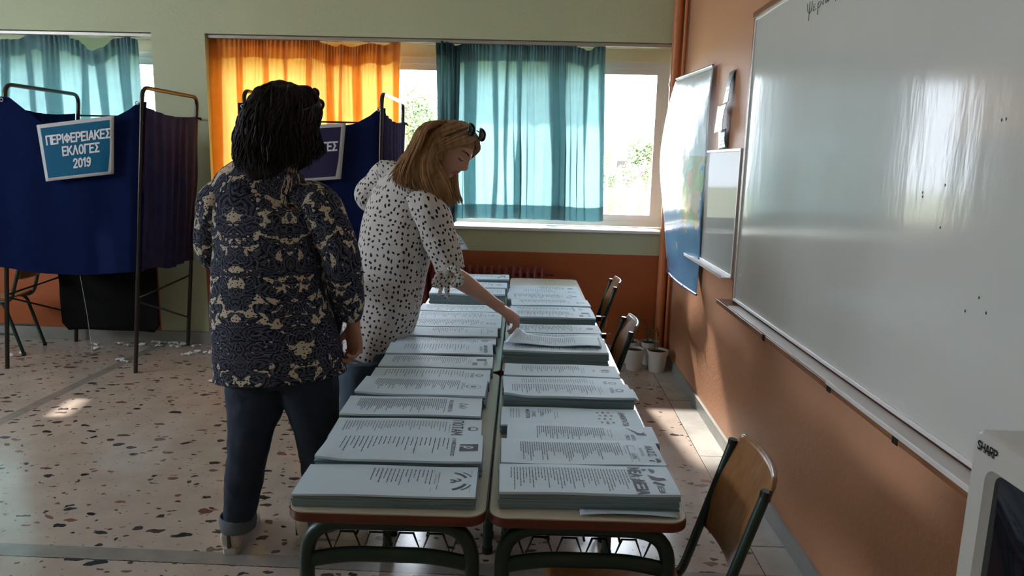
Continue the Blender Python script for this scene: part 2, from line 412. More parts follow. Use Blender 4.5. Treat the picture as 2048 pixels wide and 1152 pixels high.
st('wall_right', MB().b2((WR, YF-.2, -.1), (WR+.3, D, CZ)), M_orange)
wl = MB(); wl.b2((WL-.3, YF-.2, -.1), (WL, D, 1.8)); wl.b2((WL-.3, YF-.2, 2.7), (WL, D, CZ)); wl.b2((WL-.3, YF-.2, 1.8), (WL, .6, 2.7)); wl.b2((WL-.3, 3.4, 1.8), (WL, D, 2.7))  # high opening is added, out of view, to let in more sky light
st('wall_left', wl, M_cream)
wf_ = MB(); wf_.b2((WL, YF-.2, -.1), (WR, YF, 2.60)); wf_.b2((WL, YF-.2, 2.95), (WR, YF, CZ)); wf_.b2((WL, YF-.2, 2.60), (WR, YF, 2.95))
st('wall_front', wf_, M_green)
st('baseboard_right', MB().b2((WR-.018, YF, 0), (WR, D, .078)), M_base, bevel=.002)
st('baseboard_back', MB().b2((WL, D-.018, 0), (WR-.018, D, .10)), M_base, bevel=.002)
st('trim_1', MB().b2((W2L-.0, D-.03, SILL-.025), (W2R+.0, FR-.03, SILL)), M_sill, bevel=.006)
st('trim_2', MB().b2((W1L, D-.03, SILL-.025), (W1R, FR-.03, SILL)), M_sill, bevel=.006)

def window(name, x0, x1, n):
    f = MB(); fw = .045; top = LINT-.10
    f.b2((x0, FR, SILL), (x1, FR+.08, SILL+.05)); f.b2((x0, FR, top-.05), (x1, FR+.08, top)); f.b2((x0, FR, SILL+.05), (x0+fw, FR+.08, top-.05)); f.b2((x1-fw, FR, SILL+.05), (x1, FR+.08, top-.05))
    o = st(name, f, M_alu)
    g = MB().b2((x0, FR-.01, top), (x1, FR+.10, LINT)); q = g.build('head_panel', M_jamb, o, False)
    w = (x1-x0-2*fw)/n
    for i in range(n):
        a = x0+fw+i*w; b = a+w; yy = FR+(.008 if i % 2 else .042); s = MB(); k = .05
        s.b2((a, yy, SILL+.05), (b, yy+.03, SILL+.05+k)); s.b2((a, yy, top-.05-k), (b, yy+.03, top-.05)); s.b2((a, yy, SILL+.05+k), (a+k, yy+.03, top-.05-k)); s.b2((b-k, yy, SILL+.05+k), (b, yy+.03, top-.05-k))
        so = s.build('sash', M_alu, o, False)
        MB().b2((a+k-.005, yy+.013, SILL+.05+k-.005), (b-k+.005, yy+.017, top-.05-k+.005)).build('pane', M_glass, so, False)
window('window_2', W2L, W2R, 4); window('window_1', W1L, W1R, 3)

st('eave_slab', MB().b2((WL-.3, OUT, LINT), (WR+.3, 6.70, LINT+.16)), M_ceil)  # unseen outer eave, put in to limit how far the sun reaches

# corner pipes
pp = MB(); pp.tube([(1.045, D-.05, 0), (1.045, D-.05, CZ)], .036, 16); pp.tube([(1.045, D-.05, 1.05), (1.045, D-.05, 1.09)], .042, 16); pp.tube([(1.045, D-.05, 2.19), (1.045, D-.05, 2.22)], .042, 16)
tag(pp.build('heating_pipe', M_pipe), 'thick orange painted vertical pipe standing in the corner by the right window', 'pipe')
pp = MB(); pp.tube([(1.095, D-.10, 0), (1.095, D-.10, CZ)], .013, 10)
for z in (1.15, 2.18): pp.tube([(1.095, D-.10, z), (1.095, D-.10, z+.05)], .02, 10)
tag(pp.build('heating_pipe', M_pipe), 'thin orange painted vertical pipe right beside the thick corner pipe', 'pipe')

# ================================================================ CURTAINS AND RAILS
def lin(pts, x):
    if x <= pts[0][0]: return pts[0][1]
    for (a, za), (b, zb) in zip(pts, pts[1:]):
        if x <= b:
            t = (x-a)/(b-a); t = t*t*(3-2*t); return za+(zb-za)*t
    return pts[-1][1]
def curtain(label, cat_group, topx, botx, y0, nf, amp, mt, seed, head=.07, hem=.085, over=.5, nu=420, pleats=()):
    top = [(at(u, v, y0).x, at(u, v, y0).z) for u, v in topx]; bot = [(at(u, v, y0).x, at(u, v, y0).z) for u, v in botx]
    xa, xb, ya, yb = top[0][0], top[-1][0], bot[0][0], bot[-1][0]
    def P(u, v, off=0):
        ph = 2*PI*(nf*u+1.1*noise.noise(Vector((u*nf*.45, seed, 0)))+.25*noise.noise(Vector((u*5, v*1.5, seed))))
        k = min(1, .35+v*1.1)
        am = amp*1.5*(.8+.7*noise.noise(Vector((u*nf*.6, seed+5, v*.6))))*k
        x = (xa+(xb-xa)*u)*(1-v)+(ya+(yb-ya)*u)*v
        zt, zb = lin(top, xa+(xb-xa)*u), lin(bot, ya+(yb-ya)*u)
        g = math.exp(-v*7)
        y = y0+am*math.sin(ph)+g*.007*math.sin(ph*5.3)+.012*noise.noise(Vector((u*9, v*3, seed+9)))*v+off
        x += over*am*math.sin(2*ph)*min(1, v*1.4+.15)*min(1, u*12, (1-u)*12)
        return Vector((x, y, zt+(zb-zt)*v+.003*math.sin(ph*5.3)*g))
    o = MB().grid(lambda u, v: P(u, 1-v), nu, 40).build('curtain', mt)
    tag(o, label, 'curtain', cat_group)
    if head: MB().grid(lambda u, v: P(u, head*(1-v), .004), nu, 5).build('heading', mt, o)
    if head: MB().grid(lambda u, v: P(u, head*.45*(1-v)-.004, -.004), nu, 4).build('gathering_tape', mt, o)
    if hem: MB().grid(lambda u, v: P(u, 1-hem*v, .004), nu, 5).build('hem', mt, o)
    for a, b in pleats:                        # folds where the cloth lies double
        c_ = lambda u, v, a=a, b=b: P(a+(b-a)*u+(.004*math.sin(v*5+a*40)+.5*(b-a)*(u-.5)*(v-.5))*1.0, 1-v, .012)
        MB().grid(c_, 24, 30).build('pleat', mt, o)
    return o
CY = 5.93
curtain('wide teal gathered curtain hanging over the right half of the big window', None,
        [(902, 96), (915, 92), (935, 87), (1000, 86), (1080, 87), (1140, 89), (1160, 97), (1178, 103), (1195, 93), (1211, 91)],
        [(902, 437), (960, 436), (1100, 440), (1180, 444), (1206, 442)], CY, 9, .022, M_teal, 3.3, head=.10, pleats=[(.02, .05), (.09, .165), (.27, .30), (.36, .38), (.43, .46), (.645, .75), (.86, .89), (.965, 1.0)])
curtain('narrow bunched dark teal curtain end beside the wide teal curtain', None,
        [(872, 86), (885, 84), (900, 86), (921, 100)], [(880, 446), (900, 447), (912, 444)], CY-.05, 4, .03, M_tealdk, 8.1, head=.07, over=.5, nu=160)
curtain('bright orange gathered curtain on the left half of the big window', None,
        [(408, 75), (430, 77), (505, 75), (560, 79), (625, 77), (652, 90), (674, 95), (682, 91), (705, 96), (738, 88), (770, 92), (792, 82), (800, 86)],
        [(416, 455), (600, 458), (798, 458)], CY, 11, .024, M_orangec, 1.7, head=.10, nu=520, pleats=[(.0, .085), (.17, .20), (.30, .33), (.40, .42), (.52, .55), (.63, .66), (.69, .71), (.76, .80), (.88, .90), (.97, 1)])
curtain('teal curtain with a sagging scalloped top on the far left window', None,
        [(-640, 62), (-200, 66), (-60, 82), (0, 80), (30, 80), (66, 66), (92, 73), (125, 69), (150, 80), (184, 103), (206, 97), (230, 78), (258, 76), (274, 80)],
        [(-640, 430), (0, 440), (300, 440)], CY, 17, .024, M_teal, 6.2, head=.085, nu=620, pleats=[(.2, .22), (.4, .42), (.55, .57), (.70, .72), (.755, .77), (.80, .83), (.87, .885), (.91, .93), (.96, .985)])
for x0, x1, lb in ((W2L+.01, W2R-.01, 'long metal curtain rail under the lintel of the big window'), (W1L+.01, W1R-.005, 'metal curtain rail above the far left window')):
    b = MB(); b.b2((x0, 5.875, LINT-.030), (x1, 5.905, LINT-.004)); b.b2((x0, 5.93, LINT-.030), (x1, 5.955, LINT-.004))
    t = thing('curtain_rail', lb, 'curtain rail', ((x0+x1)/2, 5.9, LINT)); r_ = b.build('rail', M_rail, None, False, .003); keep_world(r_, t)
    if x0 > -3:
        for u, v in ((652, 88), (683, 90), (738, 86), (800, 84)):
            p = at(u, v, CY); h = MB().tube([(p.x, CY, LINT-.02), (p.x+.004, CY, p.z+.02), (p.x+.012, CY, p.z+.01), (p.x+.006, CY, p.z), (p.x-.008, CY, p.z+.006)], .0022, 6)
            keep_world(h.build('hook', M_gold), t)

# ================================================================ POLLING BOOTHS
def booth(label, loc, rz=0, lean=.10):
    t = thing('voting_booth', label, 'voting booth', loc, rz, 'folding polling booths'); Wd, Dp, H = .955, .80, 2.02
    def sh(p): x, y, z = p; return (x+lean*(z-1)*.9, y, z)
    for x in (0, Wd):
        pts = bend([sh(p) for p in ((x, 0, 0), (x, 0, H), (x, Dp, H), (x, Dp, 0))], .07)
        MB().tube(pts, .0145, 12).build('side_frame', M_tube, t)
        MB().tube([sh((x, .01, .55)), sh((x, Dp, .60))], .007, 8).build('brace', M_tube, t)
        MB().tube([sh((x, .01, .53)), sh((x, Dp, .24))], .007, 8).build('brace', M_tube, t)
    MB().tube([sh((0, Dp, 1.86)), sh((Wd, Dp, 1.86))], .0075, 8).build('crossbar', M_tube, t)
    for z in (1.86,):
        MB().tube([sh((Wd+.012, Dp, z)), sh((Wd+.035, Dp, z)), sh((Wd+.04, Dp-.012, z-.01))], .009, 8).build('clamp_screw', M_tube, t)
    topf = [(0, 1.935), (.05, 1.93), (.30, 1.748), (.52, 1.768), (.78, 1.815), (.88, 1.87), (.945, 1.925)]
    def lerp(pts, x):
        for (a, za), (b, zb) in zip(pts, pts[1:]):
            if x <= b: return za+(zb-za)*(x-a)/(b-a)
        return pts[-1][1]
    def F(u, v):
        x = -.035+(Wd+.06)*u; zt = lerp(topf, max(0, min(.945, x))); zb = .755-.035*math.sin(PI*u)
        z = zb+(zt-zb)*v
        y = -.022-.035*math.sin(PI*u)*(1-v*.75)+.010*math.sin(u*17+2*v)*(1-v)+.008*noise.noise(Vector((u*5, v*3, loc[0])))
        if u > .93: y += (u-.93)*.5
        q = sh((x, y, z)); return Vector(q)
    fc = MB().grid(F, 90, 40).build('front_cloth', M_navy, t)
    for x, k in ((0, 'side_cloth'), (Wd, 'side_cloth')):
        def S(u, v, x=x):
            y = .0+Dp*u; zt = 1.895-.035*math.sin(PI*u)-.02*u; zb = .745-.03*u+.015*math.sin(9*u); z = zb+(zt-zb)*v
            a = 2*PI*(7*u+.6*noise.noise(Vector((u*3, v*1.2, x+loc[0]))))
            off = (.020*math.sin(a)+.018*noise.noise(Vector((u*6, v*2.5, x+3))))*(.35+.65*math.sin(PI*min(1, v+.15)))
            return Vector(sh((x+(.018 if x else -.018)*1+off+(.012 if x else -.03)*math.sin(PI*u)*(1-v), y, z)))
        MB().grid(S, 110, 30).build(k, M_purple if x else M_navy, t)
    for x in (.005, Wd-.012):
        e = MB(); c = Vector(sh((x, -.040, 1.912)))
        e.tube([c+Vector((.011*math.cos(a), 0, .011*math.sin(a))) for a in [2*PI*i/14 for i in range(14)]], .0035, 6, closed=True, ref=(0, 1, 0)); e.build('eyelet', M_gold, fc)
    # dark cloth over the writing shelf inside
    bl = MB()
    def B(u, v):
        x = -.10+.80*u; z = .15+.60*v+.012*math.sin(PI*u)*(1-v); r_ = .05
        if v < .1: x = -.10+.05*(1-(v/.1))*(1 if u < .5 else -1)*abs(2*u-1)**3+.80*u
        return Vector((x+.04, .60+.012*math.sin(u*9)+.01*noise.noise(Vector((u*4, v*4, 1))), z))
    bl.grid(B, 40, 20)
    bl.build('shelf_cloth', M_black, t, solid=.004)
    MB().b2((.0, .30, .735), (.78, .62, .752)).build('writing_shelf', M_ply, t, False, .003)
    return t
B1 = booth('left polling booth whose navy front cloth carries the bright blue poster', (-3.74, 4.96, 0))
B2 = booth('right polling booth behind the two women, in front of the orange curtain', (-2.055, 5.04, 0), 0, .03)

def poster(label, quad, y, col, lines, cat='poster'):
    tl, tr, br, bl = [at(u, v, y) for u, v in quad]
    def P(a, b, off=0):                                     # a 0..1 left-right, b 0..1 bottom-top
        p = (bl*(1-a)+br*a)*(1-b)+(tl*(1-a)+tr*a)*b
        p.y = y+.010*math.sin(PI*a)*0 - .012*math.sin(PI*a)*(1-b) + .012*max(0, a-.85)*6*(1-b) - off
        return p
    o = MB().grid(lambda a, b: P(a, b), 20, 16).build('poster', M_paperw, solid=.0012); tag(o, label, cat, 'posters pinned to the polling booths')
    MB().grid(lambda a, b: P(.045+.90*a-(.06*max(0, .35-b) if a > .9 else 0), .055+.88*b, .0022), 20, 16).build('printed_field', col, o)
    mb = MB(); wd = (tr-tl).length; ht = (tl-bl).length
    for s, a, b, sz in lines:
        text_mb(mb, s, sz, Matrix.Identity(4), fn=lambda v, a=a, b=b: P(a+v.x/wd, b+v.y/ht, .0042), wt=.40)
    mb.build('lettering', M_letter, o, False)
    return o
M_paperw = flat('white poster paper', (.50, .49, .50), .6, spec=.1)
M_letter = flat('white lettering', (.66, .66, .68), .6)
M_pblue = flat('bright blue print', (.003, .095, .19), .6, spec=.1)
M_pnavy = flat('violet navy print', (.03, .024, .07), .6, spec=.1)
poster('bright blue poster reading regional elections 2019 on the left polling booth', [(73, 250), (228, 231), (226, 348), (92, 363)], 4.872, M_pblue,
       [('ΠΕΡΙΦΕΡΕΙΑΚΕΣ', .53, .71, .078), ('ΕΚΛΟΓΕΣ', .56, .49, .078), ('2019', .57, .26, .078)])
poster('dark violet poster with white letters partly hidden behind the dark-haired woman', [(525, 256), (692, 246), (681, 358), (540, 368)], 4.955, M_pnavy,
       [('ΕΚΛΟΓΕΣ', .68, .60, .078)])

# ================================================================ DESKS
TH = .0214; GX, GB = -.0925, 1.587
AL = Vector((-math.sin(TH), math.cos(TH), 0)); LA = Vector((math.cos(TH), math.sin(TH), 0))
def row(lat, along, z=0): return Vector((GX, GB, 0))+LA*lat+AL*along+Vector((0, 0, z))
def rrect(w, l, r, n=8):
    out = []
    for cx, cy, a0 in ((w/2-r, l/2-r, 0), (-w/2+r, l/2-r, PI/2), (-w/2+r, -l/2+r, PI), (w/2-r, -l/2+r, 1.5*PI)):
        out += [(cx+r*math.cos(a0+PI/2*k/n), cy+r*math.sin(a0+PI/2*k/n)) for k in range(n+1)]
    return out
DW, DL, DT = .482, 1.19, .75
t_ = NT('beige laminate'); nn = t_.noise(t_.obj(), 6, 5); t_.set(t_.b.inputs['Base Color'], t_.mix(nn, (.50, .46, .38, 1), (.62, .58, .49, 1))); t_.b.inputs['Roughness'].default_value = .30
M_lam = t_.m
def make_desk(label):
    t = thing('school_desk', label, 'desk', (0, 0, 0), 0, 'school desks pushed together')
    tp = MB(); tp.prism(rrect(DW-.006, DL-.006, .045), DT-.004, DT, 0); top = tp.build('tabletop', M_lam, t)
    e = MB(); e.prism(rrect(DW, DL, .048), DT-.027, DT-.003); e.build('edge_band', M_band, t, bevel=.004)
    for s in (-1, 1):
        y = s*(DL/2-.055); x = DW/2-.035
        for sx in (-1, 1):
            pts = bend([(sx*x, y, .012), (sx*x, y, DT-.05), (0, y, DT-.05)], .10, 8)
            MB().tube(pts, .019, 14, ry=.019).build('leg', M_green_m, t)
            MB().tube([(sx*x, y, 0), (sx*x, y, .025)], .022, 14).build('foot_cap', M_blackp, t)
        z = .615
        pts = bend([(-x, y, z-.02), (-x+.10, y, z), (x-.10, y, z), (x, y, z-.02)], .08, 6)
        MB().tube(pts, .021, 12, ry=.013, ref=(0, 0, 1)).build('crossbar', M_green_m, t)
    for sx in (-1, 1): MB().tube([(sx*.14, -DL/2+.055, DT-.045), (sx*.14, DL/2-.055, DT-.045)], .012, 8).build('side_rail', M_green_m, t)
    MB().b2((-.12, -DL/2+.10, .667), (-.09, DL/2-.10, .671)) 
    wr = MB()
    for sx in (-.17, .17): wr.tube([(sx, -DL/2+.09, .655), (sx, DL/2-.09, .655)], .004, 6)
    for i in range(-1, 2): wr.tube([(i*.09, -DL/2+.09, .648), (i*.09, DL/2-.09, .648)], .0035, 6)
    for k in range(9):
        y = -DL/2+.09+k*(DL-.18)/8
        pts = []
        for i in range(5):
            x = -.15+i*.075; pts += [(x-.02, y, .655), (x, y, .600), (x+.02, y, .655)]
        wr.tube([(-.18, y, .70), (-.175, y, .655)]+pts+[(.175, y, .655), (.18, y, .70)], .0035, 5)
    wr.build('wire_basket', M_blackp, t)
    return t
dk = make_desk('x'); first = True
POS = ['nearest', 'middle', 'farthest']
for side, lat in (('left', -.2435), ('right', .2435)):
    for i in range(3):
        p = row(lat, .6*1+1.20*i-.003); lb = '%s desk of the %s row, beige top with a red-brown edge, covered in ballots' % (POS[i], side)
        if first: dk.location = p; dk.rotation_euler = (0, 0, TH); dk['label'] = lb; first = False
        else: dup(dk, p, TH, lb)

# ================================================================ BALLOT STACKS
M_sheets = []
def sheet_m():
    t = NT('paper edges with shade'); p = t.obj(); sx = t.n('ShaderNodeSeparateXYZ', Vector=p)
    w = t.n('ShaderNodeTexNoise', Scale=1.0, Detail=2.0); cx = t.n('ShaderNodeCombineXYZ'); t.set(cx.inputs[2], t.math('MULTIPLY', sx.outputs[2], 900)); t.set(cx.inputs[0], t.math('MULTIPLY', sx.outputs[0], 3))
    t.set(w.inputs['Vector'], cx.outputs[0])
    t.set(t.b.inputs['Base Color'], t.ramp(w.outputs[0], [(.3, (.10, .16, .20)), (.65, (.24, .34, .40))])); t.b.inputs['Roughness'].default_value = .7  # same paper as the tops, shade of the fronts darkened into the colour
    return t.m
M_side_shade = sheet_m()
def stack(label, nl, nr, wid, th, logo, curl=0, lines=(34, .07, .355), lay=7, far=None, z0=.7505, ink=None, seed=0, tall=.10, fan=0):
    """nl, nr: near-left and near-right corners (x, y) of the stack."""
    r = random.Random(seed+11)
    a, b = Vector((nl[0], nl[1], 0)), Vector((nr[0], nr[1], 0)); L = .443; rz = math.atan2((b-a).y, (b-a).x)
    rz = max(-.12, min(.12, rz)); c = (a+b)/2; t = thing('ballot_stack', label, 'stack of ballots', (c.x, c.y, z0), rz, 'stacks of ballot papers')
    ph = r.random()*6
    def top(x, y):                                   # local x -L/2..L/2, y 0..wid
        z = th+.0012*math.sin(x*16+ph)+.0008*math.sin(y*30+ph*2)
        if curl: z += curl*math.exp(-((x+L/2)/.05)**2-((y)/.07)**2)
        return z
    mb = MB(); zs = [th*k/lay for k in range(lay+1)]
    for k in range(lay-1):
        dx, dy, rr = (r.random()-.5)*.007, (r.random()-.5)*.006+.002, (r.random()-.5)*.014
        M = Matrix.Translation((dx, wid/2+dy, (zs[k]+zs[k+1])/2)) @ Matrix.Rotation(rr, 4, 'Z')
        n0 = len(mb.v); mb.box((0, 0, 0), (L, wid, zs[k+1]-zs[k]-.0003)); mb.xf(M, n0)
    mb.build('sheets', M_side_shade, t, False)
    tp = MB(); z1 = zs[lay-1]+.0003; dz = th-z1
    n = 26; q = 10
    vs = [Vector((-L/2+L*i/n, wid*j/q, top(-L/2+L*i/n, wid*j/q)-hh)) for hh in (0, dz) for j in range(q+1) for i in range(n+1)]
    N = (n+1)*(q+1); fs = []
    for j in range(q):
        for i in range(n):
            s = j*(n+1)+i; fs.append((s, s+1, s+n+2, s+n+1)); fs.append((N+s, N+s+n+1, N+s+n+2, N+s+1))
    for i in range(n): fs.append((i, N+i, N+i+1, i+1)); s = q*(n+1)+i; fs.append((s, s+1, N+s+1, N+s))
    for j in range(q): s = j*(n+1); fs.append((s, s+n+1, N+s+n+1, N+s)); s += n; fs.append((s, N+s, N+s+n+1, s+n+1))
    tp.add(vs, fs); tp.build('top_sheets', M_paper, t)
    if fan:
        fb = MB()
        for k in range(4): fb.add([Vector((L/2-.07, .0, th-.002-k*.002)), Vector((L/2+.01+.003*k, .004*k, th-.003-k*.004)), Vector((L/2+.012+.003*k, .10, th-.003-k*.004)), Vector((L/2-.07, .1, th-.002-k*.002))], [(0, 1, 2, 3)])
        fb.build('fanned_corner', M_paper, t, False)
    pr = MB(); H = lambda v: Vector((v.x, v.y, top(v.x, v.y)+.0006))
    nln, xa, xb = lines
    def word_line(x, y0, ln, w, mi=0):
        y = y0
        while y > y0-ln+.006 and y > .012:
            l = min(.010+r.random()*.02, y-max(.01, y0-ln)); 
            if l <= .003: break
            pr.add([H(Vector((x-w/2, y, 0))), H(Vector((x+w/2, y, 0))), H(Vector((x+w/2, y-l, 0))), H(Vector((x-w/2, y-l, 0)))], [(0, 3, 2, 1)], mi); y -= l+.0022
    ybase = wid-.022
    for k in range(nln):
        x = -L/2+xa+(xb-xa)*k/(nln-1); word_line(x, ybase, tall*(.55+.6*r.random()**1.5), .0022, 1 if tall < .085 else 0)
    for dx in (.012, .021): word_line(-L/2+xb+dx, wid*.72, .05+.03*r.random(), .0018, 1)
    def T(s, x, y, sz, mi=0, bold=0, al='CENTER'):       # text reads towards the near edge, its top to the right
        M = Matrix.Translation((x, y, 0)) @ Matrix.Rotation(-PI/2, 4, 'Z'); text_mb(pr, s, sz, M, mi, al, H, bold=bold)
    def poly(pts, mi=0): pr.add([H(Vector((x, y, 0))) for x, y in pts], [tuple(range(len(pts)))], mi)
    def arc(cx, cy, r0, r1, a0, a1, mi=0, n=14):
        for k in range(n):
            p, q2 = a0+(a1-a0)*k/n, a0+(a1-a0)*(k+1)/n
            poly([(cx+r0*math.cos(p), cy+r0*math.sin(p)), (cx+r1*math.cos(p), cy+r1*math.sin(p)), (cx+r1*math.cos(q2), cy+r1*math.sin(q2)), (cx+r0*math.cos(q2), cy+r0*math.sin(q2))][::1], mi)
    def box(x, y, w, h, mi=0): poly([(x-w/2, y-h/2), (x+w/2, y-h/2), (x+w/2, y+h/2), (x-w/2, y+h/2)], mi)
    R_ = L/2; m_ = wid/2
    if logo == 'arcs':
        arc(R_-.075, m_, .046, .054, -1.25, -.35); arc(R_-.075, m_, .046, .054, .35, 1.25); arc(R_-.070, m_, .058, .062, -1.0, -.4); arc(R_-.070, m_, .058, .062, .4, 1.0)
        arc(R_-.048, m_+.004, .004, .009, -2.6, 2.0); arc(R_-.062, m_-.002, .004, .010, -2.2, 2.4); box(R_-.098, m_, .0022, .10, 1); box(R_-.015, m_, .001, .13, 1); box(R_-.112, m_, .001, .13, 1)
    elif logo == 'square':
        box(R_-.038, m_-.002, .052, .050); mi0 = len(pr.f); T('ρ', R_-.038, m_, .05, 2); T('Ε ΕΛΛΗΝΕΣ ΡΙΖΟΣΠΑΣΤΕΣ', R_-.082, m_+.005, .0125, 0, .0005)
    elif logo == 'potami':
        T('ΠΟΤΑΜΙ', R_-.072, m_+.003, .042, 0, .0006); arc(R_-.026, m_, .0115, .0155, 0, 2*PI, 0, 20); arc(R_-.05, m_, .014, .018, -.8, .8, 0)
    elif logo == 'nd':
        T('ΝΕΑ ΔΗΜΟΚΡΑΤΙΑ', R_-.100, m_, .0165, 0, .0006)
        for k, dy in enumerate((.026, .012, -.002, -.016)): poly([(R_-.072, m_+dy), (R_-.072, m_+dy+.006), (R_-.045-(k % 2)*.006, m_+dy-.004), (R_-.045-(k % 2)*.006, m_+dy-.008)][::-1])
    elif logo == 'circle':
        arc(R_-.045, m_, .024, .0255, 0, 2*PI, 0, 28); arc(R_-.045, m_, .004, .010, 0, 2*PI, 0, 8); arc(R_-.055, m_, .012, .014, 2, 4.2); box(R_-.082, m_, .0016, .09, 1)
    elif logo == 'laos':
        T('ΛΑ.Ο.Σ.', R_-.026, m_+.006, .028, 0, .0006); arc(R_-.022, m_-.055, .002, .013, -1.6, 1.6); arc(R_-.034, m_-.062, .002, .009, 0, 3.1); T('ΓΙΩΤΟΠΟΥΛΟΣ', R_-.052, m_, .010, 1)
        box(R_-.088, m_-.01, .001, .11); box(R_-.068, m_-.01, .001, .11); box(R_-.078, m_+.045, .02, .001); T('ΠΑΤΡΙΣ', R_-.078, m_-.03, .014)
    elif logo == 'nea':
        T('ΝΕΑ ΔΕΞΙΑ', R_-.090, m_-.004, .037, 0, .0022)
        arc(R_-.052, m_+.052, .002, .014, -1.2, 1.6); arc(R_-.064, m_+.06, .001, .007, 0, 5); poly([(R_-.062, m_+.03), (R_-.040, m_+.012), (R_-.035, m_-.010), (R_-.055, m_-.002)])
        poly([(R_-.050, m_+.012), (R_-.022, m_+.008), (R_-.018, m_-.004), (R_-.046, m_-.006)]); poly([(R_-.050, m_-.012), (R_-.028, m_-.028), (R_-.030, m_-.038), (R_-.058, m_-.022)])
        T('ΔΕΞΙΑ', R_-.042, m_-.056, .018, 0, .0006)
    elif logo == 'bird':
        poly([(R_-.085, m_+.055), (R_-.066, m_+.020), (R_-.050, m_+.006), (R_-.056, m_+.022)]); poly([(R_-.062, m_+.016), (R_-.030, m_+.002), (R_-.026, m_-.008), (R_-.054, m_-.006)]); poly([(R_-.05, m_), (R_-.028, m_+.02), (R_-.035, m_+.004)])
        T('ΕΝΩΣΗ', R_-.086, m_-.025, .014); T('ΚΕΝΤΡΩΩΝ', R_-.070, m_-.035, .014)
    elif logo == 'dimo':
        T('ΔΗΜΟΚΡΑΤΙΑ', R_-.052, m_-.01, .024, 0, .0008); T('ΑΝΕΞΑΡΤΗΤΟΙ', -R_+.085, m_+.015, .016, 0, .0006); T('ΕΛΛΗΝΕΣ', -R_+.105, m_+.01, .015); T('ΣΥΝΘΕΣΗ', -R_+.13, m_+.01, .012)
        for i in range(3):
            for j in range(4): box(R_-.13+i*.018+.006*(j % 2), m_+.045-j*.03, .008, .012+.006*(i % 2), 1)
        for i in range(4): box(-R_+.03+i*.009, m_+.02, .0018, .09, 1)
    elif logo == 'bold':
        T('ΛΑΪΚΗ ΕΝΟΤΗΤΑ', R_-.030, m_, .019, 0, .0012); T('ΑΝΥΠΟΤΑΚΤΗ', R_-.05, m_, .014, 1)
    elif logo == 'frame':
        for dx, w, h, dy in ((0, .0016, .09, 0), (.03, .0016, .09, 0)): box(R_-.075+dx, m_, w, h)
        box(R_-.060, m_+.045, .03, .0016); box(R_-.060, m_-.045, .03, .0016); T('Π Ε', R_-.03, m_, .02)
    elif logo == 'crest':
        arc(R_-.05, m_, .006, .022, .3, 2.6, 1); arc(R_-.05, m_, .008, .02, 3.4, 5.8, 1); T('ΕΘΝΙΚΗ', R_-.095, m_, .013, 1)
    elif logo == 'faces':
        box(R_-.045, m_+.03, .04, .028, 0); box(R_-.07, m_-.03, .02, .04, 1); T('ΑΝΤΑΡΣΥΑ', R_-.028, m_-.02, .015, 0, .0004)
    else:
        arc(R_-.04, m_, .010, .015, 0, 2*PI, 1, 12); T(logo if logo and logo.isupper() else 'ΕΛΠΙΔΑ', R_-.066, m_, .016, 0, .0003)
    pr.build('print', [M_ink, M_ink2, M_paper], t, False)
    return t
M_ink = flat('grey ink', (.10, .11, .15), .6, spec=.2)
M_ink2 = flat('light grey ink', (.24, .25, .29), .6, spec=.2)
ORD = ['nearest', 'second', 'third', 'fourth', 'fifth', 'sixth', 'seventh', 'eighth', 'ninth', 'tenth', 'eleventh', 'twelfth', 'thirteenth', 'fourteenth', 'fifteenth', 'farthest']
LS = [((-.568, 1.602), (-.122, 1.620), .172, .036, 'arcs', 0, (15, .175, .325), .085, 'with a round arc emblem and blank left half'),
      ((-.562, 1.782), (-.125, 1.805), .185, .047, 'square', .010, (24, .05, .345), .105, 'dark square emblem, curled left corner'),
      ((-.582, 1.960), (-.136, 1.985), .150, .040, 'potami', 0, (36, .03, .335), .075, 'headed with the letters ΠΟΤΑΜΙ'),
      ((-.598, 2.130), (-.148, 2.150), .175, .046, 'nd', 0, (44, .04, .325), .125, 'with long name beside slanting strokes'),
      ((-.591, 2.325), (-.156, 2.330), .185, .052, 'circle', .004, (44, .05, .345), .105, 'with a thin circle emblem'),
      ((-.595, 2.515), (-.145, 2.530), .150, .040, 'ΕΛΛΑΔΑ', 0, (28, .05, .34), .085, 'with widely spaced short lines'),
      ((-.592, 2.675), (-.147, 2.692), .165, .044, 'faces', 0, (40, .045, .335), .085, 'with dark picture boxes at its head'),
      ((-.598, 2.850), (-.158, 2.880), .175, .048, 'bold', 0, (22, .07, .32), .105, 'with a bold heading and loose lines'),
      ((-.590, 3.035), (-.160, 3.060), .120, .042, 'crest', 0, (36, .03, .34), .075, 'tucked beyond the bold headed one'),
      ((-.592, 3.165), (-.160, 3.185), .165, .050, 'frame', 0, (18, .14, .28), .085, 'with only a short block of lines'),
      ((-.585, 3.345), (-.155, 3.356), .175, .050, 'ΝΙΚΗ', 0, (38, .03, .33), .105, 'beside the bending woman'),
      ((-.595, 3.540), (-.158, 3.552), .165, .046, 'circle', 0, (40, .03, .34), .105, 'beneath her forearm'),
      ((-.600, 3.730), (-.165, 3.735), .175, .046, 'ΛΑΟΣ', 0, (40, .03, .34), .12, 'under her sleeve'),
      ((-.600, 4.100), (-.165, 4.120), .180, .070, 'frame', 0, (30, .05, .33), .105, 'a thick one with blue looking sides'),
      ((-.600, 4.400), (-.165, 4.420), .180, .060, 'crest', 0, (34, .05, .33), .10, 'one before the last'),
      ((-.600, 4.720), (-.165, 4.735), .185, .060, 'faces', 0, (34, .05, .33), .10, 'at the end by the radiator')]
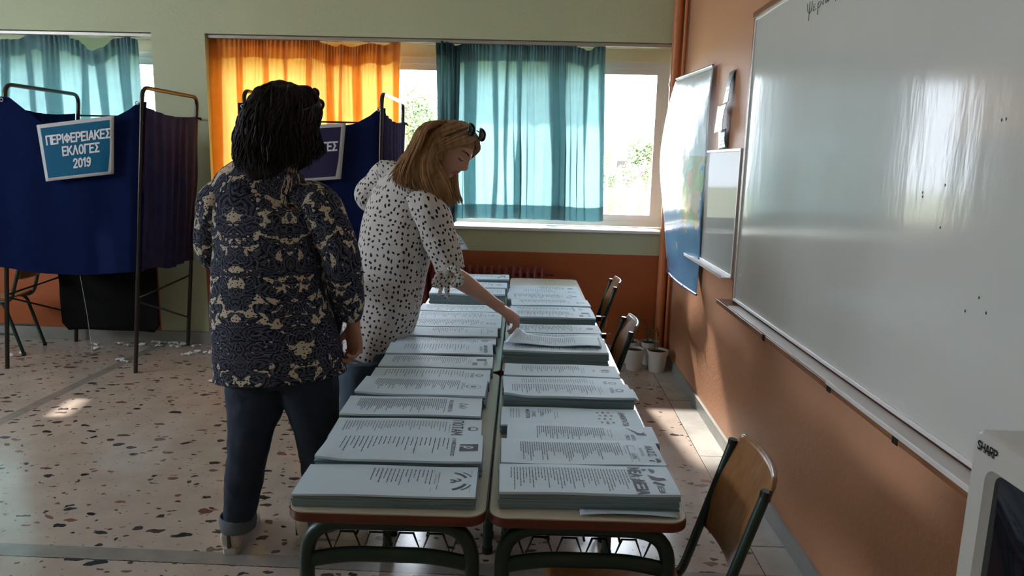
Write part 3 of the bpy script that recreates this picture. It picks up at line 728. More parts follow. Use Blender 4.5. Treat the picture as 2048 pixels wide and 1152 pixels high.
RS = [((-.068, 1.632), (.378, 1.652), .165, .047, 'nea', 0, (40, .03, .335), .115, 'headed ΝΕΑ ΔΕΞΙΑ'),
      ((-.076, 1.806), (.378, 1.826), .168, .046, 'laos', 0, (44, .055, .335), .115, 'headed ΛΑ.Ο.Σ.'),
      ((-.060, 1.982), (.378, 1.990), .130, .042, 'bird', 0, (32, .09, .29), .100, 'with a small flying bird emblem'),
      ((-.086, 2.120), (.356, 2.134), .165, .034, 'dimo', 0, (6, .12, .16), .06, 'blank middle between printed ends'),
      ((-.080, 2.330), (.350, 2.352), .145, .058, 'ΠΑΤΡΙΔΑ', .012, (36, .03, .32), .09, 'right end fanned, left corner curled'),
      ((-.092, 2.485), (.342, 2.503), .130, .038, 'ΕΝΩΣΗ', 0, (30, .07, .31), .075, 'right behind the fanned one'),
      ((-.095, 2.640), (.338, 2.648), .160, .036, 'crest', 0, (30, .07, .29), .085, 'with a winged emblem'),
      ((-.118, 2.918), (.325, 2.920), .150, .058, 'frame', 0, (36, .04, .33), .085, 'thick, under the lifted sheet'),
      ((-.112, 3.095), (.330, 3.120), .180, .046, 'frame', 0, (42, .04, .33), .085, 'left end under the reaching hand'),
      ((-.108, 3.310), (.335, 3.330), .170, .044, 'crest', 0, (40, .04, .31), .105, 'just beyond her hand'),
      ((-.120, 3.585), (.330, 3.600), .160, .060, 'faces', 0, (36, .04, .31), .105, 'with a black clip at its right'),
      ((-.120, 3.770), (.332, 3.790), .140, .048, 'nd', 0, (36, .04, .31), .085, 'with a long name'),
      ((-.120, 3.935), (.335, 3.965), .170, .050, 'ΑΚΡΟΝ', 0, (36, .05, .31), .085, 'set a little askew'),
      ((-.150, 4.130), (.300, 4.150), .180, .046, 'bird', 0, (36, .04, .31), .105, 'before the gap of bare desk'),
      ((-.150, 4.345), (.295, 4.350), .170, .040, 'ΕΝΩΣΗ', 0, (16, .10, .27), .105, 'next to last'),
      ((-.140, 4.560), (.290, 4.575), .180, .022, 'crest', 0, (18, .19, .33), .12, 'low and thin at the far end')]
def put(side, S):
    for i, (nl, nr, w, th, lg, cu, ln, tl, desc) in enumerate(S):
        o = ORD[i] if i < len(S)-1 else 'farthest'
        stack('%s ballot stack from the near end, %s row, %s' % (o, side, desc) if o not in ('nearest', 'farthest') else '%s ballot stack of the %s row, %s' % (o, side, desc),
              nl, nr, w, th, lg, cu, ln, tall=tl, seed=i+(50 if side == 'right' else 0), fan=1 if (side == 'right' and i == 4) else 0)
put('left', LS); put('right', RS)

# the sheet she lifts with her fingers
def lifted(u, v):
    x0, y0 = -.118, 2.99; x = u*.42; y = v*.17
    k = math.exp(-(u/.16)**2)
    return Vector((x0+x+.05*k*v, y0+y+.01*k, .7505+.066+.030*k*v+.004*math.sin(u*9)))
o = MB().grid(lifted, 30, 10).build('ballot_paper', M_paper, solid=.0008); tag(o, 'single ballot sheet lifted at its left end by the woman\'s fingertips', 'ballot')
pr = MB(); rr = random.Random(5)
for k in range(34):
    u = .07+k*.02; y = .9
    while y > .2+.3*rr.random():
        l = .05+.1*rr.random(); q = [lifted(u-.0028, y), lifted(u+.0028, y), lifted(u+.0028, y-l), lifted(u-.0028, y-l)]
        pr.add([p+Vector((0, 0, .0014)) for p in q], [(0, 3, 2, 1)]); y -= l+.02
pr.build('print', M_ink2, o, False)
# a bottom sheet slipping out under the nearest right stack
sl = MB().grid(lambda u, v: Vector((.13+.235*u, 1.612+.03*v+.004*u, .7545+.006*math.sin(PI*u)*(1-v)+.001)), 16, 3).build('loose_ballot', M_paper, solid=.0006)
tag(sl, 'loose ballot sheet slipping out from under the nearest right stack', 'ballot')
# binder clips
def clip(label, p, rz):
    t = thing('binder_clip', label, 'clip', p, rz); MB().b2((-.016, -.012, -.012), (.010, .012, .012)).build('clip_body', M_blackp, t, bevel=.002)
    MB().tube(bend([(.008, -.006, .01), (.03, -.006, .012), (.03, .006, .012), (.008, .006, .01)], .004), .0012, 6).build('handle', M_gold, t)
clip('black binder clip gripping the right end of the thick stack beyond the hand', (.348, 3.66, .7505+.046), 0)
clip('small black clip at the right edge of the right desk row near the hand', (.352, 3.40, .7505+.016), 0)

# ================================================================ CHAIRS
def make_chair(label, group='school chairs on the right of the desks'):
    t = thing('school_chair', label, 'chair', (0, 0, 0), 0, group)       # faces +Y, back at -Y
    w = .158
    def seat(u, v):
        x = -.165+.33*u; y = -.17+.37*v
        return Vector((x*(1-.10*(v-.3)**2), y, .448+.010*math.cos(PI*2*(v-.1))*.6-.018*max(0, v-.82)*6*.4+.006*(abs(u-.5)*2)**2))
    MB().grid(seat, 20, 20).build('seat', M_ply, t, solid=.011, bevel=0)
    def back(u, v):
        x = -.155+.31*u; z = .60+.28*v; cr = .028*(1-(abs(u-.5)*2)**2)
        r_ = .04; e = max(0, v-.86)/.14; x *= 1-.10*e**3
        return Vector((x, -.205-(z-.45)*.25-cr*.8+.012*math.sin(v*PI*1.3), z))
    MB().grid(back, 20, 18).build('backrest', M_ply, t, solid=.011)
    for s in (-1, 1):
        pts = bend([(s*w, .215, .013), (s*w, .175, .432), (s*w, -.175, .425), (s*w, -.298, .845)], .06, 7)
        MB().tube(pts, .0125, 12).build('side_frame', M_green_m, t)
        MB().tube(bend([(s*w, .02, .425), (s*w, -.12, .42), (s*w, -.23, .013)], .05, 6), .0125, 12).build('leg', M_green_m, t)
        MB().tube([(s*w, .20, .18), (s*w, -.19, .17)], .009, 8).build('stretcher', M_green_m, t)
        for q in ((s*w, .216, 0), (s*w, -.231, 0)): MB().tube([q, (q[0], q[1], .025)], .015, 10).build('foot_cap', M_blackp, t)
        MB().tube([(s*w, -.297, .835), (s*w, -.300, .857)], .0135, 10).build('end_cap', M_blackp, t)
    MB().tube([(-w, .185, .35), (w, .185, .35)], .009, 8).build('stretcher', M_green_m, t)
    return t
ch = make_chair('nearest school chair with plywood back, standing right of the ballot desks')
ch.location = (.255, 1.73, 0); ch.rotation_euler = (0, 0, PI/2-.03)
dup(ch, (.145, 3.28, 0), PI/2-.02, 'school chair with bright lit top edge, second from the near end right of the desks')
dup(ch, (.20, 4.45, 0), PI/2-.02, 'farthest school chair pushed in at the right side of the desks')
c4_ = dup(ch, (-4.20, 5.42, 0), PI/2+.15, 'green framed school chair standing behind the left polling booth'); del c4_['group']
# ================================================================ RIGHT WALL: BOARDS, MAP, CALENDAR
def wb_mat():
    t = NT('whiteboard enamel'); p = t.pos(); t.set(t.b.inputs['Base Color'], t.mix(t.noise(p, 2.1, 5), (.55, .55, .52, 1), (.63, .63, .60, 1)))
    t.b.inputs['Roughness'].default_value = .13; t.b.inputs['Specular IOR Level'].default_value = .20
    mp = t.n('ShaderNodeMapping', Vector=p); mp.inputs['Scale'].default_value = (1, 9, 2.2)
    t.bump(t.noise(mp.outputs[0], 1.6, 4, .55), .10, .01); return t.m
M_wb = wb_mat()
t = NT('small whiteboard enamel'); d_ = t.n('ShaderNodeBsdfDiffuse'); d_.inputs[0].default_value = (.40, .41, .39, 1); g_ = t.n('ShaderNodeBsdfGlossy'); g_.inputs['Roughness'].default_value = .06
mx = t.n('ShaderNodeMixShader'); mx.inputs[0].default_value = .045; t.t.links.new(d_.outputs[0], mx.inputs[1]); t.t.links.new(g_.outputs[0], mx.inputs[2]); t.t.links.new(mx.outputs[0], t.o.inputs[0]); M_wb2 = t.m
def board(label, y0, y1, z0, z1, x=WR, wood_side=False, tray=True):
    t = thing('whiteboard', label, 'whiteboard', (x, (y0+y1)/2, z0))
    P = lambda mb, nm, mt, bv=0: keep_world(mb.build(nm, mt, None, False, bv), t)
    P(MB().b2((x-.022, y0, z0), (x-.006, y1, z1)), 'panel', M_wb)
    P(MB().b2((x-.030, y0-.0, z1), (x-.002, y1+.014, z1+.016)), 'frame', M_alu, .003); P(MB().b2((x-.030, y0, z0-.016), (x-.002, y1+.014, z0)), 'frame', M_alu, .003)
    P(MB().b2((x-.030, y1, z0-.016), (x-.002, y1+.014, z1+.016)), 'frame', M_alu, .003); P(MB().b2((x-.030, y0-.014, z0-.016), (x-.002, y0, z1+.016)), 'frame', M_alu, .003)
    return t, P
bt, P = board('large glossy whiteboard filling the right wall, with handwriting near its top', .35, 3.885, .885, 2.325)
P(MB().b2((WR-.030, .3, 2.343), (WR-.001, 3.94, 2.375)), 'top_batten', M_ledge, .003)
P(MB().b2((WR-.028, 3.902, .84), (WR-.001, 3.925, 2.34)), 'side_batten', M_ledge, .003)
P(MB().b2((WR-.085, .3, .828), (WR-.001, 4.03, .852)), 'wooden_ledge', M_ledge, .003)
P(MB().b2((WR-.080, .3, .852), (WR-.020, 3.80, .858)), 'marker_tray', M_alu, .001)
P(MB().b2((WR-.092, .3, .850), (WR-.084, 2.45, .866)), 'tray_lip', M_alu, .002)
for y in (3.15, 2.42, 1.95): P(MB().b2((WR-.087, y, .826), (WR-.084, y+.03, .854)), 'bracket', M_tube)
# handwriting, as felt-pen strokes on the board
ST = [[(0, 1), (.02, .55), (.08, .25), (.16, .2), (.2, .5), (.2, .95)], [(.1, 1.0), (.11, -.35)], [(.36, .55), (.28, .6), (.27, .45), (.34, .4), (.27, .32), (.28, .15), (.38, .2)],
      [(.45, .5), (.47, -.35), (.46, .45), (.54, .52), (.58, .35), (.52, .15), (.47, .2)], [(.66, .5), (.65, .2), (.7, .15)], [(.66, .8), (.68, .86)],
      [(.76, .45), (.74, .2), (.79, .15), (.82, .4), (.83, .15), (.89, .2), (.9, .5)], [(.98, .2), (.96, .45), (1.04, .5), (1.06, .3), (.99, .15)], [(1.04, .5), (.98, .8), (1.06, .95)],
      [(1.14, .5), (1.14, -.2)], [(1.14, .35), (1.2, .52), (1.24, .4), (1.24, .1)], [(1.34, .45), (1.3, .2), (1.4, .15), (1.45, .5)]]
hw = MB(); p0 = atx(1612, 42, WR-.0235)
for s in ST:
    pts = catmull([(WR-.0232, p0.y-a*.26, 2.205+b*.055+a*.012) for a, b in s], 16) if len(s) > 2 else [Vector((WR-.0232, p0.y-a*.26, 2.205+b*.055+a*.012)) for a, b in s]
    hw.tube(pts, .0011, 5)
keep_world(hw.build('handwriting', M_blackp), bt)
sp = MB()
for u, v in ((2003, 240), (2012, 238), (1845, 385), (1845, 393), (1890, 370), (1930, 622), (1972, 626), (1958, 595), (1880, 455)):
    q = atx(u, v, WR-.0225); sp.sphere(q, (.0008, .003, .004), 6)
keep_world(sp.build('speck', M_blackp), bt)
_w = M_wb
M_wb = M_wb2
b2_, P = board('small whiteboard with a metal tray hanging between the map and the large whiteboard', 3.985, 5.02, .995, 1.672, WR)
P(MB().b2((WR-.075, 3.985, .975), (WR-.020, 5.02, .981)), 'marker_tray', M_alu, .001); P(MB().b2((WR-.079, 4.0, .973), (WR-.075, 5.02, .990)), 'tray_lip', M_alu)
P(MB().b2((WR-.014, 3.925, .90), (WR-.001, 3.968, 1.71)), 'side_batten', M_ledge, .002)

def map_mat():
    t = NT('printed wall map'); p = t.uv(); sx = t.n('ShaderNodeSeparateXYZ', Vector=p)
    n = t.noise(p, 2.6, 8, .62); g = t.math('MULTIPLY_ADD', sx.outputs[1], .38, n); 
    land = t.math('GREATER_THAN', t.math('SUBTRACT', g, t.math('MULTIPLY', t.math('ABSOLUTE', t.math('SUBTRACT', sx.outputs[0], .62)), .30)), .655)
    sea = t.ramp(t.noise(p, 1.5, 3), [(.3, (.08, .24, .48)), (.7, (.20, .42, .62))])
    v = t.n('ShaderNodeTexVoronoi', Vector=p, Scale=8.0); s2 = t.n('ShaderNodeSeparateColor', Color=v.outputs['Color'])
    lc = t.ramp(s2.outputs[0], [(0, (.45, .50, .22)), (.3, (.62, .50, .22)), (.55, (.30, .45, .25)), (.8, (.65, .35, .20)), (1, (.55, .52, .40))])
    col = t.mix(land, sea, lc)
    ed = t.math('GREATER_THAN', t.math('ABSOLUTE', t.math('SUBTRACT', sx.outputs[1], .5)), .485)
    col = t.mix(ed, col, (.55, .58, .62, 1))
    t.set(t.b.inputs['Base Color'], col); t.b.inputs['Roughness'].default_value = .2; t.b.inputs['Coat Weight'].default_value = .35; t.b.inputs['Coat Roughness'].default_value = .08
    t.bump(t.noise(t.pos(), 6, 3), .25, .02); return t.m
M_map = map_mat()
def mapf(u, v):                                  # u: far(0) .. near(1), v: bottom..top
    y = 5.60-.86*u; z = .745+.03*(1-u)+1.47*v
    bow = .13*math.sin(PI*min(1, max(0, (v-.05)/.98)))*(1-u)*(.4+v*.8)+.05*(1-u)
    return Vector((WR-.035-bow*.9-.02*math.sin(PI*u)*(1-v)-.012*math.sin(v*14+u*3)*(.3), y-.04*(1-u)*(0), z-.02*(1-u)*v))
mo = MB().grid(mapf, 36, 50, uvf=lambda a, b: (a, b*1.6)).build('wall_map', M_map, solid=.0012); tag(mo, 'glossy blue wall map of lands and seas bulging off the right wall near the corner', 'map')
for v, nm in ((1, 'top_rod'), (0, 'bottom_rod')):
    MB().tube([mapf(i/16, v) for i in range(-0, 17)], .008, 8).build(nm, flat('blue map rod', (.06, .14, .32), .3), mo)
for u in (.35, .7): MB().tube([mapf(u, 0)+Vector((-.012, 0, .01)), mapf(u, 0)+Vector((-.014, -.03, .012))], .005, 8).build('clip', M_white, mo)
cal = thing('calendar', 'calendar of three hanging leaves pinned above the small whiteboard', 'calendar', (WR, 4.3, 1.7))
cb = [((.004, .030), (1.95, 2.13), flat('calendar leaf grey blue', (.16, .24, .28), .3), 0, (4.44, 4.29)), ((.030, .045), (1.79, 1.95), flat('calendar leaf white', (.62, .66, .70), .3), 1, (4.56, 4.31)), ((.020, .012), (1.69, 1.80), flat('calendar leaf teal', (.02, .09, .12), .35), 2, (4.53, 4.33))]
for (xa, xb), (za, zb), mt, k, (yf, yn) in cb:
    def cf(u, v, xa=xa, xb=xb, za=za, zb=zb, k=k, yf=yf, yn=yn):
        o_ = xa+(xb-xa)*(1-v); return Vector((WR-.004-o_*(.75+.25*u)-.008*math.sin(v*PI)*u, yf+(yn-yf)*(.12*v*(k == 0)+u*(1-.12*v*(k == 0))), za+(zb-za)*v+.008*u))
    l = MB().grid(cf, 8, 12).build('leaf', mt, None, solid=.001); keep_world(l, cal)
    pm = MB()
    for j in range(4):
        a = .2+.16*j; pm.add([cf(.2, a)+Vector((-.0015, 0, 0)), cf(.8, a)+Vector((-.0015, 0, 0)), cf(.8, a+.07)+Vector((-.0015, 0, 0)), cf(.2, a+.07)+Vector((-.0015, 0, 0))], [(0, 1, 2, 3)])
    keep_world(pm.build('print', flat('calendar print', (.22, .30, .36), .5), None, False), cal)

# ================================================================ TELEVISION
tv = thing('television', 'grey box television with the word SHARP in the lower right corner of the room', 'television', (.745, .98, .80))
F0 = .0; b = MB()
fx, ya, yb, za, zb = 0, -.205, .188, -.005, .372      # front face lies at local x = 0, facing -x
def ring(x, a, b_, c, d, r=.02, n=5):
    out = []
    for cy, cz, a0 in ((b_-r, d-r, 0), (a+r, d-r, PI/2), (a+r, c+r, PI), (b_-r, c+r, 1.5*PI)):
        out += [Vector((x, cy+r*math.cos(a0+PI/2*k/n), cz+r*math.sin(a0+PI/2*k/n))) for k in range(n+1)]
    return out
rs = [ring(.012, ya+.05, yb-.05, za+.055, zb-.062, .018), ring(.0, ya+.042, yb-.042, za+.047, zb-.054, .022), ring(0, ya+.006, yb-.006, za+.006, zb-.006, .016), ring(.008, ya, yb, za, zb, .02), ring(.10, ya, yb, za, zb, .02), ring(.105, ya+.012, yb-.012, za+.012, zb-.012, .02), ring(.18, ya+.03, yb-.03, za+.01, zb-.03, .04), ring(.265, ya+.10, yb-.10, za+.03, zb-.10, .04)]
n_ = len(rs[0])
b.add([v for r_ in rs for v in r_], [(i*n_+k, (i+1)*n_+k, (i+1)*n_+(k+1) % n_, i*n_+(k+1) % n_) for i in range(len(rs)-1) for k in range(n_)]+[tuple((len(rs)-1)*n_+k for k in range(n_))])
b.build('casing', M_plastic, tv)
MB().grid(lambda u, v: Vector((.012-.012*math.sin(PI*u)*math.sin(PI*v), ya+.048+(yb-ya-.096)*u, za+.052+(zb-za-.112)*v)), 12, 12).build('screen', M_screen, tv)
tm = MB(); text_mb(tm, 'SHARP', .020, Matrix(((0, 0, -1, -.0015), (-1, 0, 0, yb-.040), (0, 1, 0, zb-.026), (0, 0, 0, 1))), bold=.0006); tm.build('lettering', M_blackp, tv, False)
cbn = thing('tv_stand', 'plain grey stand under the box television', 'stand', (.80, .98, 0)); MB().b2((-.14, -.28, .75), (.29, .24, .792)).build('shelf', M_plastic, cbn, False, .004)
for sx in (-.12, .27):
    for sy in (-.26, .22): MB().b2((sx-.015, sy-.015, 0), (sx+.015, sy+.015, .75)).build('leg', M_tube, cbn, False)

# ================================================================ RADIATOR, POTS, SCRAPS
rd = thing('radiator', 'dark red ribbed radiator under the big window behind the desks', 'radiator', (-.30, 5.72, 0))
for i in range(18):
    x = -.62+i*.0585; s = MB(); s.tube(bend([(x, -.045, .16), (x, -.045, .74), (x, .045, .74), (x, .045, .16), (x, -.045, .16)], .035, 4), .017, 8); s.b2((x-.006, -.04, .16), (x+.006, .04, .72)); s.build('rib', M_red, rd)
MB().tube([(-.65, 0, .70), (.46, 0, .70)], .014, 8).build('header_pipe', M_red, rd); MB().tube([(-.65, 0, .18), (.42, 0, .18)], .014, 8).build('header_pipe', M_red, rd)
for x in (-.55, .33): MB().b2((x-.01, -.02, 0), (x+.01, .02, .17)).build('foot', M_red, rd, False)
def pot(label, x, y, r_, h, plant, seed):
    rr = random.Random(seed); t = thing('potted_plant', label, 'potted plant', (x, y, 0), 0, 'white flower pots in the corner')
    MB().lathe([(0, 0), (r_*.70, 0), (r_*.74, .01), (r_*.96, h-.03), (r_*1.04, h-.03), (r_*1.05, h), (r_*.95, h), (r_*.92, h-.02)], n=28).build('pot', M_pot, t)
    MB().lathe([(r_*.93, h-.018), (r_*.5, h-.008), (0, h-.012)], n=20).build('soil', M_soil, t)
    if plant:
        sm = MB(); lf = MB()
        for k in range(plant):
            a = rr.random()*6.28; l = .10+.13*rr.random(); dx, dy = math.cos(a)*.35, math.sin(a)*.35
            pts = [Vector((math.cos(a)*r_*.3, math.sin(a)*r_*.3, h-.01))+Vector((dx*l*t2*t2, dy*l*t2*t2, l*t2)) for t2 in (0, .35, .7, 1)]; sm.tube(pts, .0022, 5)
            for j in range(9):
                q = pts[0].lerp(pts[-1], .25+.75*rr.random()); d = Vector((rr.uniform(-1, 1), rr.uniform(-1, 1), rr.uniform(-.2, .8))).normalized()*(.012+.016*rr.random()); w = d.cross(Vector((0, 0, 1))).normalized()*d.length*.35
                lf.add([q, q+d*.5+w, q+d, q+d*.5-w], [(0, 1, 2, 3)])
        sm.build('stem', M_leaf, t); lf.build('leaves', M_leaf, t, False)
pot('white pot with leafy green shoots against the orange wall, back left of the four', .80, 5.68, .075, .185, 14, 1)
pot('white pot holding dry soil only, front left of the four', .81, 5.49, .078, .17, 0, 2)
pot('white pot with a few stalks, front right of the four', .985, 5.47, .082, .17, 3, 3)
pot('white pot with thin twigs next to the corner pipe, back right of the four', .950, 5.68, .075, .185, 5, 4)
k = 0
for (u, v) in [(190, 690), (235, 688), (255, 692), (285, 690), (318, 683), (330, 686), (345, 688), (358, 684), (372, 690), (387, 686), (395, 693), (240, 721), (252, 724), (193, 698), (370, 712), (385, 708), (398, 704), (415, 706), (25, 712), (45, 708), (424, 764), (445, 766), (322, 694), (352, 694), (378, 684)]:
    p = atz(u, v, 0); q = MB(); rr = random.Random(k*3+1)
    if p.y > D-.05: p.y = D-.06
    for j in range(4):
        c = Vector((rr.uniform(-.03, .03), rr.uniform(-.02, .02), 0)); s = .012+.018*rr.random()
        vs = [c+Vector((s*math.cos(a)*(.6+.6*rr.random()), s*math.sin(a)*(.6+.6*rr.random()), .002+.018*rr.random())) for a in (0, 1.2, 2.4, 3.6, 5)]; q.add(vs+[c+Vector((0, 0, .02))], [(i, (i+1) % 5, 5) for i in range(5)])
    o = q.build('paper_scrap', M_scrap, None, False); o.location = p; k += 1
    tag(o, 'crumpled scrap of white paper on the floor near the polling booths', 'paper scrap', 'scraps of paper by the polling booths')
sg = MB().tube([(-3.50, 5.45, 0), (-3.51, 5.44, .3), (-3.53, 5.40, .76)], .0016, 5).build('string', M_white); tag(sg, 'thin pale string hanging below the left polling booth to the floor', 'string')

# ================================================================ OUTSIDE
t = NT('dry lawn'); n_ = t.noise(t.pos(), .8, 6, .7); t.set(t.b.inputs['Base Color'], t.ramp(n_, [(.35, (.16, .20, .06)), (.6, (.42, .40, .26))])); t.b.inputs['Roughness'].default_value = .9; M_lawn = t.m
o = MB().add([(-60, OUT+.3, -.5), (40, OUT+.3, -.5), (70, 40, -1.0), (-90, 40, -1.0), (120, 140, -2.2), (-140, 140, -2.2)], [(0, 1, 2, 3), (3, 2, 4, 5)]).build('ground', M_lawn, None, False); o['kind'] = 'structure'
def gz(y): return -.5-.5*(y-6.7)/33.3 if y < 40 else -1.0-1.2*(y-40)/100
def foliage(name, label, cat, u, v, y, rad, n, size, mt, seed, group=None):
    """crown centred where (u, v) meets depth y; the stem goes down to the ground"""
    rr = random.Random(seed); c = at(u, v, y); g = gz(y); t = thing(name, label, cat, (c.x, y, g), 0, group); lf = MB(); h = c.z-g
    for k in range(n):
        d = Vector((rr.gauss(0, 1), rr.gauss(0, 1), rr.gauss(0, 1))).normalized(); r_ = .45+.6*rr.random()
        p = Vector((d.x*rad[0]*r_, d.y*rad[1]*r_, max(.02, d.z*rad[2]*r_+h))); a = Vector((rr.uniform(-1, 1), rr.uniform(-1, 1), rr.uniform(-1, 1))).normalized()*size; b_ = a.orthogonal().normalized()*size*.5
        lf.add([p-a, p+b_, p+a, p-b_], [(0, 1, 2, 3)])
    lf.build('leaves', mt, t, False)
    MB().tube([(0, 0, -.02), (.05, 0, h*.6), (0, .1, h)], [.02*rad[0]+.03, .02*rad[0]+.03, .02], 8).build('trunk', M_ledge, t); return t
M_fol = flat('garden foliage', (.13, .17, .08), .7, var=.6, vs=1); M_fol2 = flat('yellow green foliage', (.34, .37, .08), .7, var=.4, vs=1); M_flow = flat('pink blossom', (.7, .06, .12), .6)
foliage('tree', 'leafy tree seen through the gap left of the wide teal curtain', 'tree', 838, 255, 15, (.45, .5, .85), 2600, .05, M_fol, 2)
foliage('tree', 'dark tree right of the white house outside the right window pane', 'tree', 1296, 318, 60, (1.7, 1.5, 1.8), 1600, .2, M_fol, 3)
foliage('bush', 'light green bush at the left edge of the right window pane', 'bush', 1214, 312, 20, (.22, .3, .35), 300, .05, M_fol2, 4)
for u, v, y, rx, rz_, mt, sd, lb in [(1222, 354, 36, .55, .55, M_fol, 5, 'grey green hedge bush below the wall of the white house'), (1256, 352, 40, .70, .7, M_fol, 6, 'rounded garden bush below the corner of the white house'), (1292, 350, 44, .85, .85, M_fol, 7, 'taller flowering bush right of the white house'),
        (1228, 404, 22, .42, .40, M_fol2, 8, 'low yellow green grass clump left of the outdoor fence pole'), (1278, 404, 24, .75, .42, M_fol2, 9, 'low yellow green grass clump right of the outdoor fence pole')]:
    bu_ = foliage('bush', lb, 'bush', u, v, y, (rx, .5, rz_), 900, .07 if y > 30 else .04, mt, sd)
    if sd == 7:
        fl = MB(); rr = random.Random(3)
        for k in range(40): fl.sphere(at(1276+rr.gauss(0, 6), 344+rr.gauss(0, 4), 43.6)-bu_.location, .07, 4)
        fl.build('blossom', M_flow, bu_)
p = at(1233, 360, 22); q = at(1230, 420, 22); q.z = gz(22)
tag(MB().tube([q, p], .03, 8).build('fence_post', M_white), 'slim pale fence post in the garden outside the window', 'post')
hp = at(1180, 349, 90); hq = at(1271, 303, 90)
hs = thing('house', 'white house with a tiled roof seen far off through the right pane', 'house', (hp.x, 90, hp.z)); w_ = hq.x-hp.x+4; h_ = hq.z-hp.z
MB().b2((-4, 0, -.6), (w_-4, 7, h_)).build('wall', M_white, hs, False)
rf = NT('roof tile'); wv = rf.n('ShaderNodeTexWave', Vector=rf.obj(), Scale=1.4, Distortion=1.5); wv.bands_direction = 'Z'; rf.set(rf.b.inputs['Base Color'], rf.ramp(wv.outputs[0], [(.4, (.50, .30, .24)), (.6, (.16, .09, .08))]))
MB().add([(-5, -.8, h_-.1), (w_-3.2, -.8, h_-.1), (w_-3.2, 7.8, h_-.1), (-5, 7.8, h_-.1), (-2, 3.5, h_+1.9), (w_-4.6, 3.5, h_+1.9)], [(0, 1, 5, 4), (1, 2, 5), (2, 3, 4, 5), (3, 0, 4), (0, 3, 2, 1)]).build('roof', rf.m, hs, False)
wc = at(1245, 329, 90)-hs.location; MB().b2((wc.x-.7, -.06, wc.z-.45), (wc.x+.7, .02, wc.z+.45)).build('window', M_tube, hs, False)
# ================================================================ PEOPLE
def hand(mb, w, d, n, s=1., curl=(.35, .5, .35), spread=.10, thumb=(.7, .35), side=1, curls=None):
    """w wrist, d direction to the knuckles, n back-of-hand normal; side=+1 puts the thumb on d x n."""
    d = Vector(d).normalized(); n = Vector(n); n = (n-d*n.dot(d)).normalized(); l = d.cross(n)*side; w = Vector(w)
    loft(mb, [(w-d*.03*s, .021*s, .027*s), (w+d*.015*s, .018*s, .031*s), (w+d*.05*s, .017*s, .040*s), (w+d*.085*s, .014*s, .040*s), (w+d*.098*s, .009*s, .036*s)], n, 14, 18, pw=2.3)
    L = ((.043, .027, .021), (.047, .030, .022), (.044, .028, .021), (.034, .021, .019)); rad = (.0092, .0096, .0090, .0080)
    tips = []
    for i in range(4):
        off = (.030-.020*i)*s; dd = (d+l*spread*(1.3-i)*.8).normalized(); p = w+d*(.086-.004*abs(i-1))*s+l*off; cu = (curls[i] if curls else curl); ax = dd.cross(n).normalized(); a = 0; pts = [p-dd*.02*s, p]
        for k in range(3):
            a += cu[k]; v = (dd*math.cos(a)-n*math.sin(a)).normalized(); p = p+v*L[i][k]*s; pts.append(p)
        r_ = rad[i]*s; mb.tube(catmull(pts, 14), [r_*(1.05-.25*max(0, (k-3)/11)) if k < 14 else r_*.55 for k in range(15)], 10); tips.append(pts[-1])
    p = w+d*.022*s+l*.026*s-n*.006*s; v1 = (d*.62+l*thumb[0]-n*thumb[1]).normalized(); q = p+v1*.040*s; v2 = (v1*.8+d*.45-n*.25).normalized(); q2 = q+v2*.034*s; v3 = (v2*.8+d*.3-n*.3).normalized(); q3 = q2+v3*.026*s
    mb.tube(catmull([p-v1*.015*s, p, q, q2, q3], 14), [.0135*s*(1-.035*k) for k in range(15)], 10)
    return tips
def head(mb, c, fwd, up, s=1.):
    """head with face; c is the centre of the skull, s = 1 is a head .235 m tall"""
    fwd = Vector(fwd).normalized(); up = Vector(up); up = (up-fwd*up.dot(fwd)).normalized(); rt = fwd.cross(up)
    M = Matrix((rt, fwd, up)).transposed().to_4x4(); M.translation = Vector(c)
    g = lambda x, m_, s_: math.exp(-((x-m_)/s_)**2)
    n1, n2 = 96, 80; vs, fs = [], []
    for j in range(n2+1):
        ph = PI*j/n2; z = math.cos(ph)
        for i in range(n1):
            th = 2*PI*i/n1; x, y = math.sin(ph)*math.sin(th), math.sin(ph)*math.cos(th)          # y forward
            px, py, pz = x*.076, y*.098, z*.118
            if z < 0:                                       # jaw narrows below
                k = min(1, -z*1.05); px *= 1-.30*k**1.5; 
                if y < 0: py *= 1-.45*k; pz += .03*k*(-y)
                else: py *= 1-.02*k
            f = max(0, y); zz = pz
            if y > .15:
                fx = abs(px)
                py += .020*g(zz, -.020, .016)*g(px, 0, .011)+.013*g(zz, .002, .022)*g(px, 0, .009)                 # nose tip and bridge
                py += .006*g(zz, -.024, .010)*g(fx, .012, .008)                                             # nostril wings
                py += .007*g(zz, .030, .010)*g(px, 0, .045)                                                # brow
                py -= .012*g(zz, .012, .014)*g(fx, .031, .015)                                             # eye sockets
                py += .006*g(zz, .010, .008)*g(fx, .031, .012)                                             # lids
                py += .008*g(zz, -.050, .0055)*g(px, 0, .018)+.008*g(zz, -.062, .006)*g(px, 0, .016)       # lips
                py -= .004*g(zz, -.056, .0022)*g(px, 0, .022)
                py += .012*g(zz, -.092, .016)*g(px, 0, .022)-.004*g(zz, -.075, .008)*g(px, 0, .02)          # chin
                py += .004*g(zz, -.015, .02)*g(fx, .042, .02)                                              # cheeks
            vs.append(M @ (Vector((px, py, pz))*s))
    for j in range(n2):
        for i in range(n1): fs.append((j*n1+i, j*n1+(i+1) % n1, (j+1)*n1+(i+1) % n1, (j+1)*n1+i))
    mb.add(vs, fs)
    for sx in (-1, 1):
        e = [Vector((sx*.076, -.012+.016*math.cos(a), .005+.030*math.sin(a))) for a in [2*PI*k/12 for k in range(12)]]
        mb.tube([M @ (v*s) for v in e], .0055*s, 7, closed=True); mb.sphere(M @ (Vector((sx*.072, -.010, -.005))*s), .012*s, 6)
    return M, s
